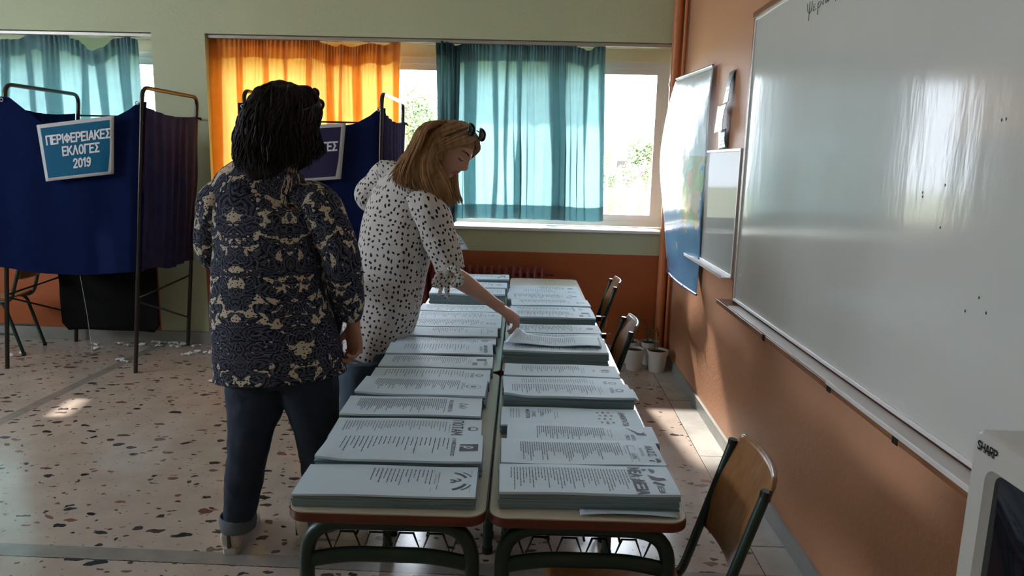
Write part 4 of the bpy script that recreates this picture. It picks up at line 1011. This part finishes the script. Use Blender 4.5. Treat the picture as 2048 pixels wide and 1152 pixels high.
def limb(mb, pts, n=30): loft(mb, [(p, r_, r_) for p, r_ in pts], (1, .3, .2), n, 20)

# ---- cloth prints
def paisley():
    t = NT('navy and cream paisley print'); uv = t.uv(); sx = t.n('ShaderNodeSeparateXYZ', Vector=uv); X, Y = sx.outputs[0], sx.outputs[1]
    P_ = .30; fx = t.math('SUBTRACT', t.math('FRACT', t.math('DIVIDE', X, P_)), .5); ax = t.math('MULTIPLY', t.math('ABSOLUTE', fx), P_)
    cx = t.n('ShaderNodeCombineXYZ'); t.set(cx.inputs[0], ax); t.set(cx.inputs[1], Y)
    wn = t.n('ShaderNodeTexNoise', Vector=cx.outputs[0], Scale=16.0, Detail=2.0)
    sc = t.n('ShaderNodeVectorMath', operation='SCALE'); t.set(sc.inputs[0], wn.outputs[1]); sc.inputs['Scale'].default_value = .045
    ad = t.n('ShaderNodeVectorMath', operation='ADD'); t.set(ad.inputs[0], cx.outputs[0]); t.set(ad.inputs[1], sc.outputs[0]); q = ad.outputs[0]
    v1 = t.n('ShaderNodeTexVoronoi', Vector=q, Scale=17.0); v1.voronoi_dimensions = '2D'; v1.inputs['Randomness'].default_value = .75
    v2 = t.n('ShaderNodeTexVoronoi', Vector=q, Scale=52.0); v2.voronoi_dimensions = '2D'
    v2.feature = 'DISTANCE_TO_EDGE'
    rings = t.math('SINE', t.math('MULTIPLY', v1.outputs['Distance'], 34))
    petals = t.noise(q, 62, 2)
    rg = t.math('GREATER_THAN', t.math('ADD', rings, t.math('MULTIPLY', t.math('SUBTRACT', petals, .5), 2.6)), .30)
    lines = t.math('LESS_THAN', v2.outputs['Distance'], .042)
    n1 = t.noise(q, 24, 2, .6)
    ground = t.math('GREATER_THAN', n1, .54)
    navy = (.008, .009, .02, 1); grey = (.055, .06, .09, 1); cream = (.52, .45, .36, 1); pale = (.17, .17, .20, 1)
    fig = t.mix(rg, grey, navy); fig = t.mix(t.math('MULTIPLY', lines, t.math('GREATER_THAN', petals, .5)), fig, pale)
    dots = t.n('ShaderNodeTexVoronoi', Vector=uv, Scale=75.0); dots.voronoi_dimensions = '2D'; dots.inputs['Randomness'].default_value = .8
    gr = t.mix(t.math('LESS_THAN', dots.outputs['Distance'], .17), cream, navy)
    core = t.math('LESS_THAN', v1.outputs['Distance'], .22)
    sel = t.math('MULTIPLY', ground, t.math('SUBTRACT', 1, core))
    edge = t.math('LESS_THAN', t.math('ABSOLUTE', t.math('SUBTRACT', n1, .54)), .012)
    t.set(t.b.inputs['Base Color'], t.mix(edge, t.mix(sel, fig, gr), navy)); t.b.inputs['Roughness'].default_value = .85; t.b.inputs['Specular IOR Level'].default_value = .15
    return t.m
M_pais = paisley()
def dotted():
    t = NT('off white cloth with small dark marks'); uv = t.uv(); mp = t.n('ShaderNodeMapping', Vector=uv); mp.inputs['Scale'].default_value = (1, .78, 1)
    wn = t.n('ShaderNodeTexNoise', Vector=uv, Scale=70.0, Detail=1.0); sc = t.n('ShaderNodeVectorMath', operation='SCALE'); t.set(sc.inputs[0], wn.outputs[1]); sc.inputs['Scale'].default_value = .011
    ad = t.n('ShaderNodeVectorMath', operation='ADD'); t.set(ad.inputs[0], mp.outputs[0]); t.set(ad.inputs[1], sc.outputs[0])
    v = t.n('ShaderNodeTexVoronoi', Vector=ad.outputs[0], Scale=47.0); v.voronoi_dimensions = '2D'; v.inputs['Randomness'].default_value = .62
    d = t.math('LESS_THAN', v.outputs['Distance'], .215)
    t.set(t.b.inputs['Base Color'], t.mix(d, (.60, .56, .54, 1), (.012, .012, .014, 1))); t.b.inputs['Roughness'].default_value = .8; t.b.inputs['Specular IOR Level'].default_value = .2
    return t.m
M_dots = dotted()
def denim(name, c):
    t = NT(name); n = t.noise(t.obj(), 5, 5, .6); t.set(t.b.inputs['Base Color'], t.mix(n, c4([x*.65 for x in c]), c4([x*1.5 for x in c]))); t.b.inputs['Roughness'].default_value = .85
    t.bump(t.noise(t.obj(), 14, 4), .5, .01); return t.m
M_den = denim('dark denim', (.010, .020, .042)); M_den2 = denim('mid blue denim', (.045, .075, .11)); M_cuff = flat('turned up denim', (.11, .13, .15), .9, bump=.3)
M_shoe = flat('white sneaker leather', (.62, .56, .52), .5, var=.06); M_sole = flat('sneaker sole', (.50, .46, .43), .7); M_stripe = flat('dark heel stripe', (.04, .05, .05), .6)
def hair_m(name, a, b, rough=.42):
    t = NT(name); mp = t.n('ShaderNodeMapping', Vector=t.obj()); mp.inputs['Scale'].default_value = (60, 60, 7)
    t.set(t.b.inputs['Base Color'], t.ramp(t.noise(mp.outputs[0], 1, 4), [(.3, a), (.7, b)])); t.b.inputs['Roughness'].default_value = rough; t.b.inputs['Specular IOR Level'].default_value = .25; t.bump(t.noise(mp.outputs[0], 1.5, 3), .5, .004); return t.m
M_hair1 = hair_m('dark brown hair', (.004, .002, .002), (.018, .007, .006), .6); M_hair2 = hair_m('honey blonde hair', (.20, .10, .045), (.46, .27, .13))
def strands(mb, guides, n, seed, r0=.006, jit=.03, wav=.0, wf=18, segs=14, sides=5, lenj=.15, flat_=1):
    """guides: list of polylines with equal point counts; strands interpolate between neighbours"""
    rr = random.Random(seed)
    for k in range(n):
        t_ = rr.random()*(len(guides)-1); i = min(int(t_), len(guides)-2); f = t_-i
        pts = [Vector(a).lerp(Vector(b), f) for a, b in zip(guides[i], guides[i+1])]
        o = Vector((rr.gauss(0, 1), rr.gauss(0, 1), rr.gauss(0, 1)))*jit; cut = 1-lenj*rr.random()
        P = catmull(pts, segs); ph = rr.random()*6.28; ph2 = rr.random()*6.28
        Q = []
        for j, p in enumerate(P[:max(4, int(len(P)*cut))]):
            u = j/segs; e = .35+.65*u
            Q.append(p+o*e+Vector((math.sin(u*wf+ph), math.cos(u*wf*.9+ph2), .5*math.sin(u*wf*1.3+ph)))*wav*e)
        N = len(Q); mb.tube(Q, [r0*(.55+.45*math.sin(PI*min(1, .15+j/(N-1)*.75)))*(1-.75*(j/(N-1))**4) for j in range(N)], sides, caps=False)
def shoe(name, heel, dirv, mats, parent, L=.285, wd=.098, stripe=True):
    d = Vector(dirv).normalized(); l = Vector((-d.y, d.x, 0)); heel = Vector(heel); mb = MB()
    Pz = lambda a, z: heel+d*a*L+Vector((0, 0, z))
    loft(mb, [(Pz(.00, .058), .030, .034), (Pz(.04, .060), .040, .050), (Pz(.2, .064), .041, .052), (Pz(.4, .060), wd*.37, .046), (Pz(.6, .046), wd*.44, .034), (Pz(.8, .037), wd*.47, .026), (Pz(.95, .032), wd*.34, .018), (Pz(1, .030), wd*.12, .010)], l, 30, 24, pw=2.6)
    loft(mb, [(Pz(.145, .05), .040, .044), (Pz(.15, .08), .040, .044), (Pz(.165, .115), .042, .046)], l, 10, 24)
    s_ = mesh_obj(name, remeshed(mb, .004, 4), M_shoe, parent)
    so = MB(); out = []
    for k in range(36):
        a = 2*PI*k/36; u = .5-.5*math.cos(a); w_ = (wd*.5*(.86+.12*math.sin(min(1, u)*PI*.75-.2)))*(abs(math.sin(a))**.36)*(1 if math.sin(a) > 0 else -1)
        p = heel+d*(u*L*1.02-.004)+l*w_; out.append((p.x, p.y))
    so.prism(out, .0, .026); q = so.build('sole', M_sole, None); q.parent = s_
    if stripe:
        st2 = MB(); st2.box(heel-d*.003+Vector((0, 0, .062)), (.011, .014, .062), rz=math.atan2(d.y, d.x)-PI/2); q = st2.build('heel_stripe', M_stripe, None, False); q.parent = s_
    return s_

# ---------------------------------------------------------------- woman with dark hair, seen from behind
Y1 = 2.64
p1 = thing('person', 'woman seen from behind, dark wavy hair, navy and cream paisley tunic, jeans', 'person', (-1.0, 2.66, 0))
b = MB(); A = lambda u, v, y=Y1: at(u, v, y)
M1, _ = head(b, A(574, 258, 2.665), (.42, .88, -.12), (0, .1, 1), 1.06)
loft(b, [(A(568, 300, 2.655), .055, .055), (A(562, 350, 2.64), .056, .056), (A(550, 385, 2.63), .09, .07)], (1, 0, 0), 14, 24)
loft(b, [(A(545, 375), .10, .06), (A(532, 405), .165, .085), (A(532, 470), .165, .10), (A(538, 560), .155, .10), (A(548, 640), .175, .12), (A(560, 710), .185, .12), (A(565, 745), .15, .10)], (1, 0, 0), 30, 32)
RS_, RE, RW = A(640, 400, 2.63), A(684, 520, 2.60), A(702, 640, 2.70); LS_, LE, LW = A(432, 402, 2.63), A(428, 500, 2.66), A(480, 545, 2.93)
limb(b, [(A(590, 410), .05), (RS_+Vector((-.02, 0, -.02)), .050), (RS_.lerp(RE, .5), .045), (RE, .042), (RE.lerp(RW, .5), .038), (RW, .028)])
limb(b, [(A(470, 410), .05), (LS_+Vector((.02, 0, -.02)), .050), (LS_.lerp(LE, .5), .045), (LE, .042), (LE.lerp(LW, .5), .038), (LW, .028)])
hand(b, A(707, 650, 2.70), (.05, .0, -1), (.62, .78, 0), 1.12, curls=[(.45, .75, .5), (.60, .85, .55), (.72, .9, .6), (.8, .95, .6)], thumb=(.42, .35), side=-1, spread=.06)
hand(b, LW, (.5, .8, .15), (-.6, .3, .6), 1.0, side=1)
LH, LK, LA_ = A(512, 735, 2.63), A(497, 890, 2.62), A(478, 1045, 2.68); RH, RK, RA = A(618, 735, 2.63), A(634, 890, 2.66), A(650, 1040, 2.75)
limb(b, [(LH, .095), (LH.lerp(LK, .5), .075), (LK, .056), (LK.lerp(LA_, .4), .054), (LA_, .036), (LA_+Vector((0, .0, -.05)), .034)])
limb(b, [(RH, .095), (RH.lerp(RK, .5), .075), (RK, .056), (RK.lerp(RA, .4), .054), (RA, .036), (RA+Vector((0, .0, -.05)), .034)])
mesh_obj('body', remeshed(b, .0045, 3), M_skin2, p1)
# tunic
tn = MB()
ring_ = [(A(562, 338), .068, .068), (A(558, 356), .100, .078), (A(538, 380), .165, .090), (A(529, 404), .200, .108), (A(530, 440), .205, .120), (A(534, 490), .200, .128), (A(538, 545), .205, .135), (A(543, 600), .218, .145), (A(549, 655), .232, .155), (A(556, 705), .244, .162), (A(561, 748), .252, .165)]
loft(tn, ring_, (1, 0, 0), 80, 96, wr=.010, seed=3, caps=False, pw=2.2, wf=5)
loft(tn, [(A(575, 400), .040, .060), (A(605, 396), .058, .074), (A(631, 406), .076, .086), (RS_.lerp(RE, .35), .075, .080), (RE+Vector((-.005, 0, .02)), .070, .072), (RE.lerp(RW, .35), .068, .064), (RE.lerp(RW, .75), .056, .054), (RW+Vector((.0, 0, .020)), .047, .046)], (1, 0, .2), 60, 48, wr=.007, seed=9, caps=False, wf=12)
loft(tn, [(A(495, 400), .040, .060), (A(466, 395), .060, .074), (A(440, 405), .074, .084), (LS_.lerp(LE, .4), .068, .075), (LE, .066, .068), (LE.lerp(LW, .4), .060, .058), (LW, .045, .045)], (1, 0, .2), 60, 48, wr=.007, seed=19, caps=False, wf=12)
tu = tn.build('tunic', M_pais, None, solid=.002); keep_world(tu, p1)
# trousers
tr_ = MB()
loft(tr_, [(A(560, 690), .17, .12), (A(563, 735), .18, .125), (A(563, 765), .13, .10)], (1, 0, 0), 10, 32)
loft(tr_, [(A(518, 725, 2.63), .105, .115), (A(513, 790, 2.63), .114, .108), (A(502, 860, 2.62), .088, .085), (A(495, 905, 2.62), .079, .078), (A(487, 965, 2.64), .074, .076), (A(479, 1025, 2.67), .062, .066), (A(476, 1048, 2.68), .060, .064)], (1, 0, 0), 50, 36, wr=.007, seed=2, wf=14)
loft(tr_, [(A(614, 725, 2.63), .105, .115), (A(622, 790, 2.63), .108, .108), (A(632, 860, 2.65), .084, .085), (A(636, 905, 2.67), .076, .078), (A(644, 965, 2.70), .070, .074), (A(650, 1022, 2.74), .060, .064), (A(652, 1045, 2.75), .058, .062)], (1, 0, 0), 50, 36, wr=.007, seed=5, wf=14)
tro = mesh_obj('trousers', remeshed(tr_, .006, 2), M_den, p1)
for p in (A(477, 1040, 2.68), A(651, 1036, 2.75)):
    c_ = MB(); loft(c_, [(p+Vector((0, 0, .028)), .067, .070), (p, .070, .073), (p-Vector((0, 0, .030)), .066, .070)], (1, 0, 0), 8, 32, wr=.003, caps=False)
    q = c_.build('cuff', M_cuff, None, solid=.005); keep_world(q, p1); q.parent = tro; q.matrix_parent_inverse = tro.matrix_basis.inverted(); q.matrix_parent_inverse = Matrix.Identity(4)
shoe('shoe', (-1.185, 2.625, 0), (-.06, 1, 0), None, p1); shoe('shoe', (-.945, 2.745, 0), (1, .12, 0), None, p1)
# hair
hb = MB()
hc = 2.635
loft(hb, [(A(575, 172, 2.655), .035, .040), (A(573, 182, 2.65), .080, .085), (A(570, 204, 2.65), .112, .112), (A(562, 240, hc), .120, .124), (A(555, 272, hc), .132, .126), (A(550, 300, hc), .140, .122), (A(549, 322, 2.62), .134, .110), (A(551, 340, 2.61), .105, .085), (A(558, 350, 2.61), .070, .050)], (1, 0, 0), 44, 64, wr=.020, seed=4, wf=7)
Gd = []
for a, (bu, bv) in zip([PI*.95+k*(1.25*PI)/8 for k in range(9)], [(476, 318), (478, 338), (498, 350), (526, 356), (556, 357), (586, 352), (608, 342), (620, 330), (624, 312)]):
    top = A(577, 178, 2.655); ca, sa = math.cos(a), math.sin(a)
    m0 = A(573, 181, 2.65)+Vector((ca*.078, sa*.084, 0)); m1 = A(568, 208, 2.65)+Vector((ca*.114, sa*.118, 0)); m2 = A(557, 255, 2.64)+Vector((ca*.128, sa*.132, 0)); e = A(bu, bv, 2.60); e.y = 2.635+sa*.125
    m3 = m2.lerp(e, .55)+Vector((ca*.012, sa*.012, 0)); Gd.append([top, m0, m1, m2, m3, e])
strands(hb, Gd, 1000, 5, .0050, .008, .0105, 19, 24, 5, .30)
ha = hb.build('hair', M_hair1, None); keep_world(ha, p1)
# bracelet glint: watch strap end by the hand
sg_ = thing('sunglasses', 'brown lens sunglasses pushed up on the dark-haired woman\'s head', 'sunglasses', tuple(A(625, 200, 2.70)))
def lens(c, rt, up, w, h, parent, mt=M_lens):
    rt = Vector(rt).normalized(); up = Vector(up); up = (up-rt*up.dot(rt)).normalized(); fw = rt.cross(up)
    P2 = [Vector(c)+rt*(w*math.copysign(abs(math.cos(a))**.75, math.cos(a)))+up*(h*math.copysign(abs(math.sin(a))**.75, math.sin(a)))+fw*(.004*math.cos(2*a)) for a in [2*PI*k/24 for k in range(24)]]
    f_ = MB().tube(P2, .0027, 8, closed=True, ref=fw).build('frame', M_blackp); keep_world(f_, parent)
    l_ = MB().add(P2+[Vector(c)+fw*.006], [(k, (k+1) % 24, 24) for k in range(24)]).build('lens', mt, None, solid=.0012); keep_world(l_, parent); return fw
M_lensb = flat('brown lens', (.06, .022, .012), .1)
lens(A(627, 190, 2.715), (.25, .96, -.10), (.45, -.12, .88), .026, .024, sg_, M_lensb); lens(A(637, 212, 2.650), (.25, .96, -.10), (.45, -.12, .88), .026, .024, sg_, M_lensb)
MB_ = MB().tube([A(631, 200, 2.695), A(633, 203, 2.675)], .0025, 6).build('bridge', M_gold); keep_world(MB_, sg_)
for a_, b_ in ((A(637, 207, 2.625), A(603, 222, 2.55)), (A(624, 182, 2.74), A(590, 200, 2.78))): keep_world(MB().tube([a_, b_], .0025, 6).build('temple', M_blackp), sg_)

# ---------------------------------------------------------------- blonde woman bending over the desks
Y2 = 3.22
p2 = thing('person', 'blonde woman in white blouse with dark marks, bending over the ballots', 'person', (-.92, 3.20, 0))
A2 = lambda u, v, y=Y2: at(u, v, y)
b = MB()
fw = Vector((.74, -.42, -.52)); hc = A2(900, 302, 3.26)
M2, hs_ = head(b, hc, fw, (.48, .0, .88), 1.04)
NK = A2(838, 352, 3.25)
loft(b, [(hc+Vector((-.03, 0, -.03)), .055, .055), (A2(858, 335, 3.26), .052, .052), (NK, .060, .065), (A2(818, 375, 3.24), .10, .08)], (0, 1, .2), 14, 24)
RS2, RE2, RW2 = A2(862, 430, 3.12), A2(905, 548, 3.10), A2(996, 612, 3.22); LS2, LE2, LW2 = A2(770, 345, 3.36), A2(738, 395, 3.42), A2(860, 470, 3.55)
loft(b, [(A2(822, 362), .10, .07), (A2(808, 395), .155, .085), (A2(798, 450), .150, .10), (A2(783, 530), .135, .10), (A2(765, 610), .155, .11), (A2(745, 680), .165, .12), (A2(738, 715), .13, .10)], (.75, -.5, .2), 30, 32)
limb(b, [(A2(840, 410, 3.16), .06), (RS2, .058), (RS2.lerp(RE2, .5), .049), (RE2, .040)])
loft(b, [(RE2.lerp(RS2, .25), .044, .044), (RE2, .041, .043), (RE2.lerp(RW2, .25), .040, .043), (RE2.lerp(RW2, .6), .033, .034), (RE2.lerp(RW2, .9), .025, .027), (RW2+(RW2-RE2).normalized()*.02, .023, .028)], (0, 1, 0), 30, 24)
limb(b, [(A2(790, 365, 3.33), .06), (LS2, .058), (LS2.lerp(LE2, .6), .048), (LE2, .042), (LE2.lerp(LW2, .5), .036), (LW2, .027)])
tips = hand(b, A2(1001, 617, 3.225), (.78, .10, -.50), (.48, -.35, .80), 1.0, curls=[(.75, .45, .2), (.85, .5, .25), (.95, .6, .3), (1.0, .7, .35)], thumb=(.15, .75), side=-1, spread=.05)
hand(b, LW2, (.85, .25, .0), (-.1, .4, .9), 1.0, side=-1)
H2 = [(A2(722, 720, 3.13), A2(716, 880, 3.12), Vector((-.93, 3.16, .09))), (A2(758, 715, 3.32), Vector((-.82, 3.36, .50)), Vector((-.82, 3.42, .09)))]
for h_, k_, a_ in H2: limb(b, [(h_, .09), (h_.lerp(k_, .5), .07), (k_, .055), (k_.lerp(a_, .4), .05), (a_, .035), (a_+Vector((0, 0, -.03)), .034)])
me = remeshed(b, .004, 3); Mi = M2.inverted(); me.materials.append(M_skin); me.materials.append(M_lip)
for pg in me.polygons:
    c_ = (Mi @ pg.center)/hs_
    if c_.y > .07 and abs(c_.x) < .024-abs(c_.z+.056)*.9 and -.069 < c_.z < -.045: pg.material_index = 1
bo = bpy.data.objects.new('body', me); COL.objects.link(bo); keep_world(bo, p2)
F = lambda x, y, z: M2 @ (Vector((x, y, z))*hs_)
for sx in (-1, 1):
    e = MB(); e.tube([F(sx*(.012+.04*k/6), .097-.022*(k/6)**2+.001, .034+.007*math.sin(k/6*2.6)) for k in range(7)], [.0022, .003, .003, .0028, .0025, .002, .001], 6); keep_world(e.build('eyebrow', M_hair1), p2)
    e = MB(); e.tube([F(sx*(.016+.03*k/6), .0935-.014*(k/6)**2-.004*abs(k/6-.5), .006-.005*math.sin(k/6*PI)) for k in range(7)], [.0008, .0016, .002, .0022, .0022, .0018, .001], 6); keep_world(e.build('eyelashes', M_blackp), p2)
# blouse
bl = MB()
loft(bl, [(A2(835, 350, 3.25), .075, .080), (A2(826, 366, 3.245), .115, .088), (A2(812, 385, 3.24), .160, .098), (A2(803, 415, 3.235), .175, .115), (A2(796, 455, 3.23), .178, .130), (A2(787, 510, Y2), .180, .140), (A2(778, 565, Y2), .178, .142), (A2(766, 620, Y2), .176, .142), (A2(752, 665, Y2), .160, .140), (A2(738, 708, Y2), .140, .125)], (.80, -.52, .25), 80, 88, wr=.010, seed=14, caps=False, pw=2.2, wf=5)
loft(bl, [(A2(832, 402, 3.17), .065, .075), (A2(858, 422, 3.13), .078, .080), (RS2.lerp(RE2, .30), .078, .072), (RS2.lerp(RE2, .62), .072, .068), (RS2.lerp(RE2, .95)+Vector((-.002, 0, 0)), .062, .060)], (1, 0, .2), 50, 48, wr=.007, seed=33, caps=False, wf=12)
loft(bl, [(A2(800, 358, 3.32), .060, .070), (A2(774, 350, 3.36), .064, .070), (LS2.lerp(LE2, .5), .062, .066), (LE2+Vector((-.006, 0, 0)), .060, .060), (LE2.lerp(LW2, .3), .056, .055)], (1, 0, .2), 50, 48, wr=.007, seed=53, caps=False, wf=12)
bs = bl.build('blouse', M_dots, None, solid=.002); keep_world(bs, p2)
# sleeve tie bow
bw = MB(); k0 = A2(893, 545, 3.03)
def ribbon(pts, w, nrm=(0, -1, 0), n=16):
    P3 = catmull(pts, n); nrm = Vector(nrm)
    for i in range(n):
        t0 = (P3[i+1]-P3[i]).normalized(); s0 = t0.cross(nrm).normalized(); t1 = (P3[min(i+2, n)]-P3[i]).normalized(); s1 = t1.cross(nrm).normalized(); w0, w1 = w*(.5+.5*math.sin(PI*min(1, i/n*.8+.1))), w*(.5+.5*math.sin(PI*min(1, (i+1)/n*.8+.1)))
        a = [P3[i]-s0*w0, P3[i]+s0*w0, P3[i+1]+s1*w1, P3[i+1]-s1*w1]; bw.add(a, [(0, 1, 2, 3)], 0, [[(q.x*1.3, q.z*1.3) for q in a]])
ribbon([k0, k0+Vector((.03, -.02, .022)), k0+Vector((.062, -.025, -.015)), k0+Vector((.050, -.02, -.045)), k0+Vector((.02, -.015, -.022)), k0], .017)
ribbon([k0, k0+Vector((-.03, -.02, -.008)), k0+Vector((-.046, -.025, -.045)), k0+Vector((-.022, -.02, -.05)), k0+Vector((0, -.015, -.01))], .015)
ribbon([k0, k0+Vector((-.012, -.02, -.04)), k0+Vector((-.030, -.015, -.10))], .010); ribbon([k0, k0+Vector((.006, -.02, -.05)), k0+Vector((.004, -.015, -.115))], .012)
bw.sphere(k0+Vector((0, -.01, 0)), .013, 8)
q = bw.build('sleeve_bow', M_dots, None, solid=.0015); q.parent = bs; 
tr_ = MB(); loft(tr_, [(A2(745, 655), .155, .12), (A2(742, 700), .165, .13), (A2(740, 725), .12, .10)], (.8, -.5, .2), 10, 32)
for h_, k_, a_ in H2: loft(tr_, [(h_, .100, .105), (h_.lerp(k_, .5), .090, .092), (k_, .072, .075), (k_.lerp(a_, .5), .064, .068), (a_, .055, .058)], (1, 0, 0), 40, 32, wr=.007, seed=h_.x*9, wf=14)
mesh_obj('trousers', remeshed(tr_, .006, 2), M_den2, p2)
shoe('shoe', (-.95, 3.10, 0), (.45, .9, 0), None, p2); shoe('shoe', (-.82, 3.36, 0), (.55, .85, 0), None, p2)
# hair
hb = MB()
def skull(x, y, z, k=1.13): return F(x*k, y*k, z*k)
part = [skull(.0, .062, .092), skull(.0, .03, .112), skull(.0, -.01, .118), skull(.0, -.05, .100), skull(0, -.08, .06)]
for sd in (1, -1):                                   # near side is local -x or +x according to the frame
    pass
near = 1 if F(.08, 0, 0).y < hc.y else -1
g1 = [[part[0], skull(near*.045, .070, .072, 1.12), skull(near*.078, .040, .030, 1.12), skull(near*.086, .012, -.04, 1.12), A2(898, 372, 3.13), A2(912, 415, 3.15)],
      [part[1], skull(near*.055, .040, .088), skull(near*.088, .015, .02), skull(near*.092, -.02, -.05), A2(880, 370, 3.12), A2(897, 424, 3.13)],
      [part[2], skull(near*.060, .0, .088), skull(near*.092, -.02, .02), A2(858, 330, 3.13), A2(868, 375, 3.11), A2(884, 410, 3.11)],
      [part[3], skull(near*.060, -.045, .075), skull(near*.085, -.06, .01), A2(835, 325, 3.14), A2(835, 365, 3.12), A2(848, 390, 3.10)],
      [part[4], skull(near*.045, -.085, .05), skull(near*.05, -.105, .0), A2(815, 322, 3.17), A2(808, 350, 3.13), A2(806, 378, 3.10)],
      [part[4], skull(0, -.10, .045), skull(0, -.118, -.01), A2(805, 318, 3.22), A2(792, 345, 3.18), A2(790, 368, 3.13)],
      [part[4], skull(-near*.04, -.09, .05), skull(-near*.06, -.10, -.01), A2(815, 325, 3.30), A2(800, 340, 3.27), A2(795, 355, 3.24)]]
strands(hb, g1, 900, 21, .0062, .0065, .002, 6, 20, 5, .14)
g2 = [[part[0], skull(-near*.045, .070, .072, 1.12), skull(-near*.078, .042, .030, 1.12), skull(-near*.086, .015, -.04, 1.12), A2(915, 378, 3.36), A2(926, 412, 3.36)],
      [part[1], skull(-near*.055, .040, .088), skull(-near*.088, .015, .02), skull(-near*.092, -.02, -.05), A2(900, 375, 3.37), A2(915, 420, 3.35)],
      [part[3], skull(-near*.060, -.045, .075), skull(-near*.085, -.06, .01), A2(850, 325, 3.36), A2(865, 375, 3.35), A2(880, 400, 3.33)]]
strands(hb, g2, 320, 22, .0062, .006, .002, 6, 20, 5, .14)
cap = MB(); n1, n2 = 40, 26; vs = []; fs = []
for j in range(n2+1):
    ph = PI*.62*j/n2
    for i in range(n1):
        th = 2*PI*i/n1; x, y, z = math.sin(ph)*math.sin(th), math.sin(ph)*math.cos(th), math.cos(ph); k = 1.09
        if y > .3: k -= min(.14, (y-.3)*max(0, .62-z)*.9)
        vs.append(F(x*.076*k*1.04, y*.098*k-.004, z*.118*k))
for j in range(n2):
    for i in range(n1): fs.append((j*n1+i, j*n1+(i+1) % n1, (j+1)*n1+(i+1) % n1, (j+1)*n1+i))
hb.add(vs, fs)
loft(hb, [(A2(868, 268, 3.25), .04, .05), (A2(850, 295, 3.24), .055, .08), (A2(836, 322, 3.23), .040, .08), (A2(824, 345, 3.20), .020, .05)], (.7, 0, .7), 20, 28)
g3 = [[part[3], A2(858, 250, 3.15), A2(838, 285, 3.13), A2(822, 320, 3.13), A2(812, 350, 3.12), A2(815, 382, 3.10)], [part[4], A2(845, 258, 3.22), A2(828, 288, 3.20), A2(812, 318, 3.18), A2(796, 342, 3.14), A2(782, 362, 3.12)], [part[4], A2(848, 258, 3.28), A2(832, 288, 3.28), A2(815, 315, 3.27), A2(802, 332, 3.26), A2(792, 350, 3.24)]]
strands(hb, g3, 420, 25, .0062, .009, .002, 6, 20, 5, .25)
ha = hb.build('hair', M_hair2, None); keep_world(ha, p2)
rg = MB(); rp = A2(1026, 640, 3.205); rg.tube([rp+Vector((.010*math.cos(a), .004*math.sin(a), .010*math.sin(a))) for a in [2*PI*k/14 for k in range(14)]], .0035, 6, closed=True, ref=(0, 1, 0)); tag(rg.build('ring', M_gold), 'wide silver ring on the reaching hand of the blonde woman', 'ring')
sg_ = thing('sunglasses', 'black framed sunglasses pushed up on the blonde woman\'s head', 'sunglasses', tuple(A2(940, 255, 3.25)))
rtv = F(-near, .10, .10)-F(0, .10, .10)
lens(skull(near*.056, .056, .112, 1.18), rtv, F(0, -.6, 1)-F(0, 0, 0), .029, .027, sg_); lens(skull(-near*.008, .066, .116, 1.18), rtv, F(0, -.6, 1)-F(0, 0, 0), .029, .027, sg_)
keep_world(MB().tube([skull(near*.031, .063, .119, 1.18), skull(near*.017, .065, .119, 1.18)], .003, 6).build('bridge', M_blackp), sg_)
for sd, xx in ((near, .080), (-near, .036)): keep_world(MB().tube([skull(sd*xx, .055, .114, 1.16), skull(sd*.088, .02, .060, 1.16), skull(sd*.090, -.01, .02, 1.16)], .003, 6).build('temple', M_blackp), sg_)
pl = [A2(u, v, y) for u, v, y in ((888, 500, 3.50), (938, 499, 3.46), (910, 462, 3.56), (872, 462, 3.60))]
def hp_(a, b): p = (pl[0]*(1-a)+pl[1]*a)*(1-b)+(pl[3]*(1-a)+pl[2]*a)*b; p.z += .010*math.sin(PI*b)-.006*a*b; return p
hpo = MB().grid(hp_, 10, 10).build('ballot_paper', M_paper, solid=.0008); tag(hpo, 'folded ballot sheet held in the blonde woman\'s far hand, above the desks', 'ballot')
pr = MB()
for k in range(12):
    a = .18+.045*k; q = [hp_(a, .15), hp_(a+.02, .15), hp_(a+.02, .75-.02*(k % 3)), hp_(a, .75-.02*(k % 3))]; pr.add([v+Vector((0, -.001, .0018)) for v in q], [(0, 1, 2, 3)])
for k in range(5):
    q = [hp_(.78, .2+.13*k), hp_(.90, .2+.13*k), hp_(.90, .26+.13*k), hp_(.78, .28+.13*k)]; pr.add([v+Vector((0, -.001, .0018)) for v in q], [(0, 1, 2, 3)])
pr.build('print', M_ink2, hpo, False)
SC.cycles.max_bounces = 10; SC.cycles.diffuse_bounces = 6; SC.cycles.glossy_bounces = 4; SC.cycles.transmission_bounces = 6; SC.cycles.transparent_max_bounces = 12
SC.cycles.use_denoising = True; SC.cycles.sample_clamp_indirect = 8; SC.cycles.caustics_reflective = False; SC.cycles.caustics_refractive = False
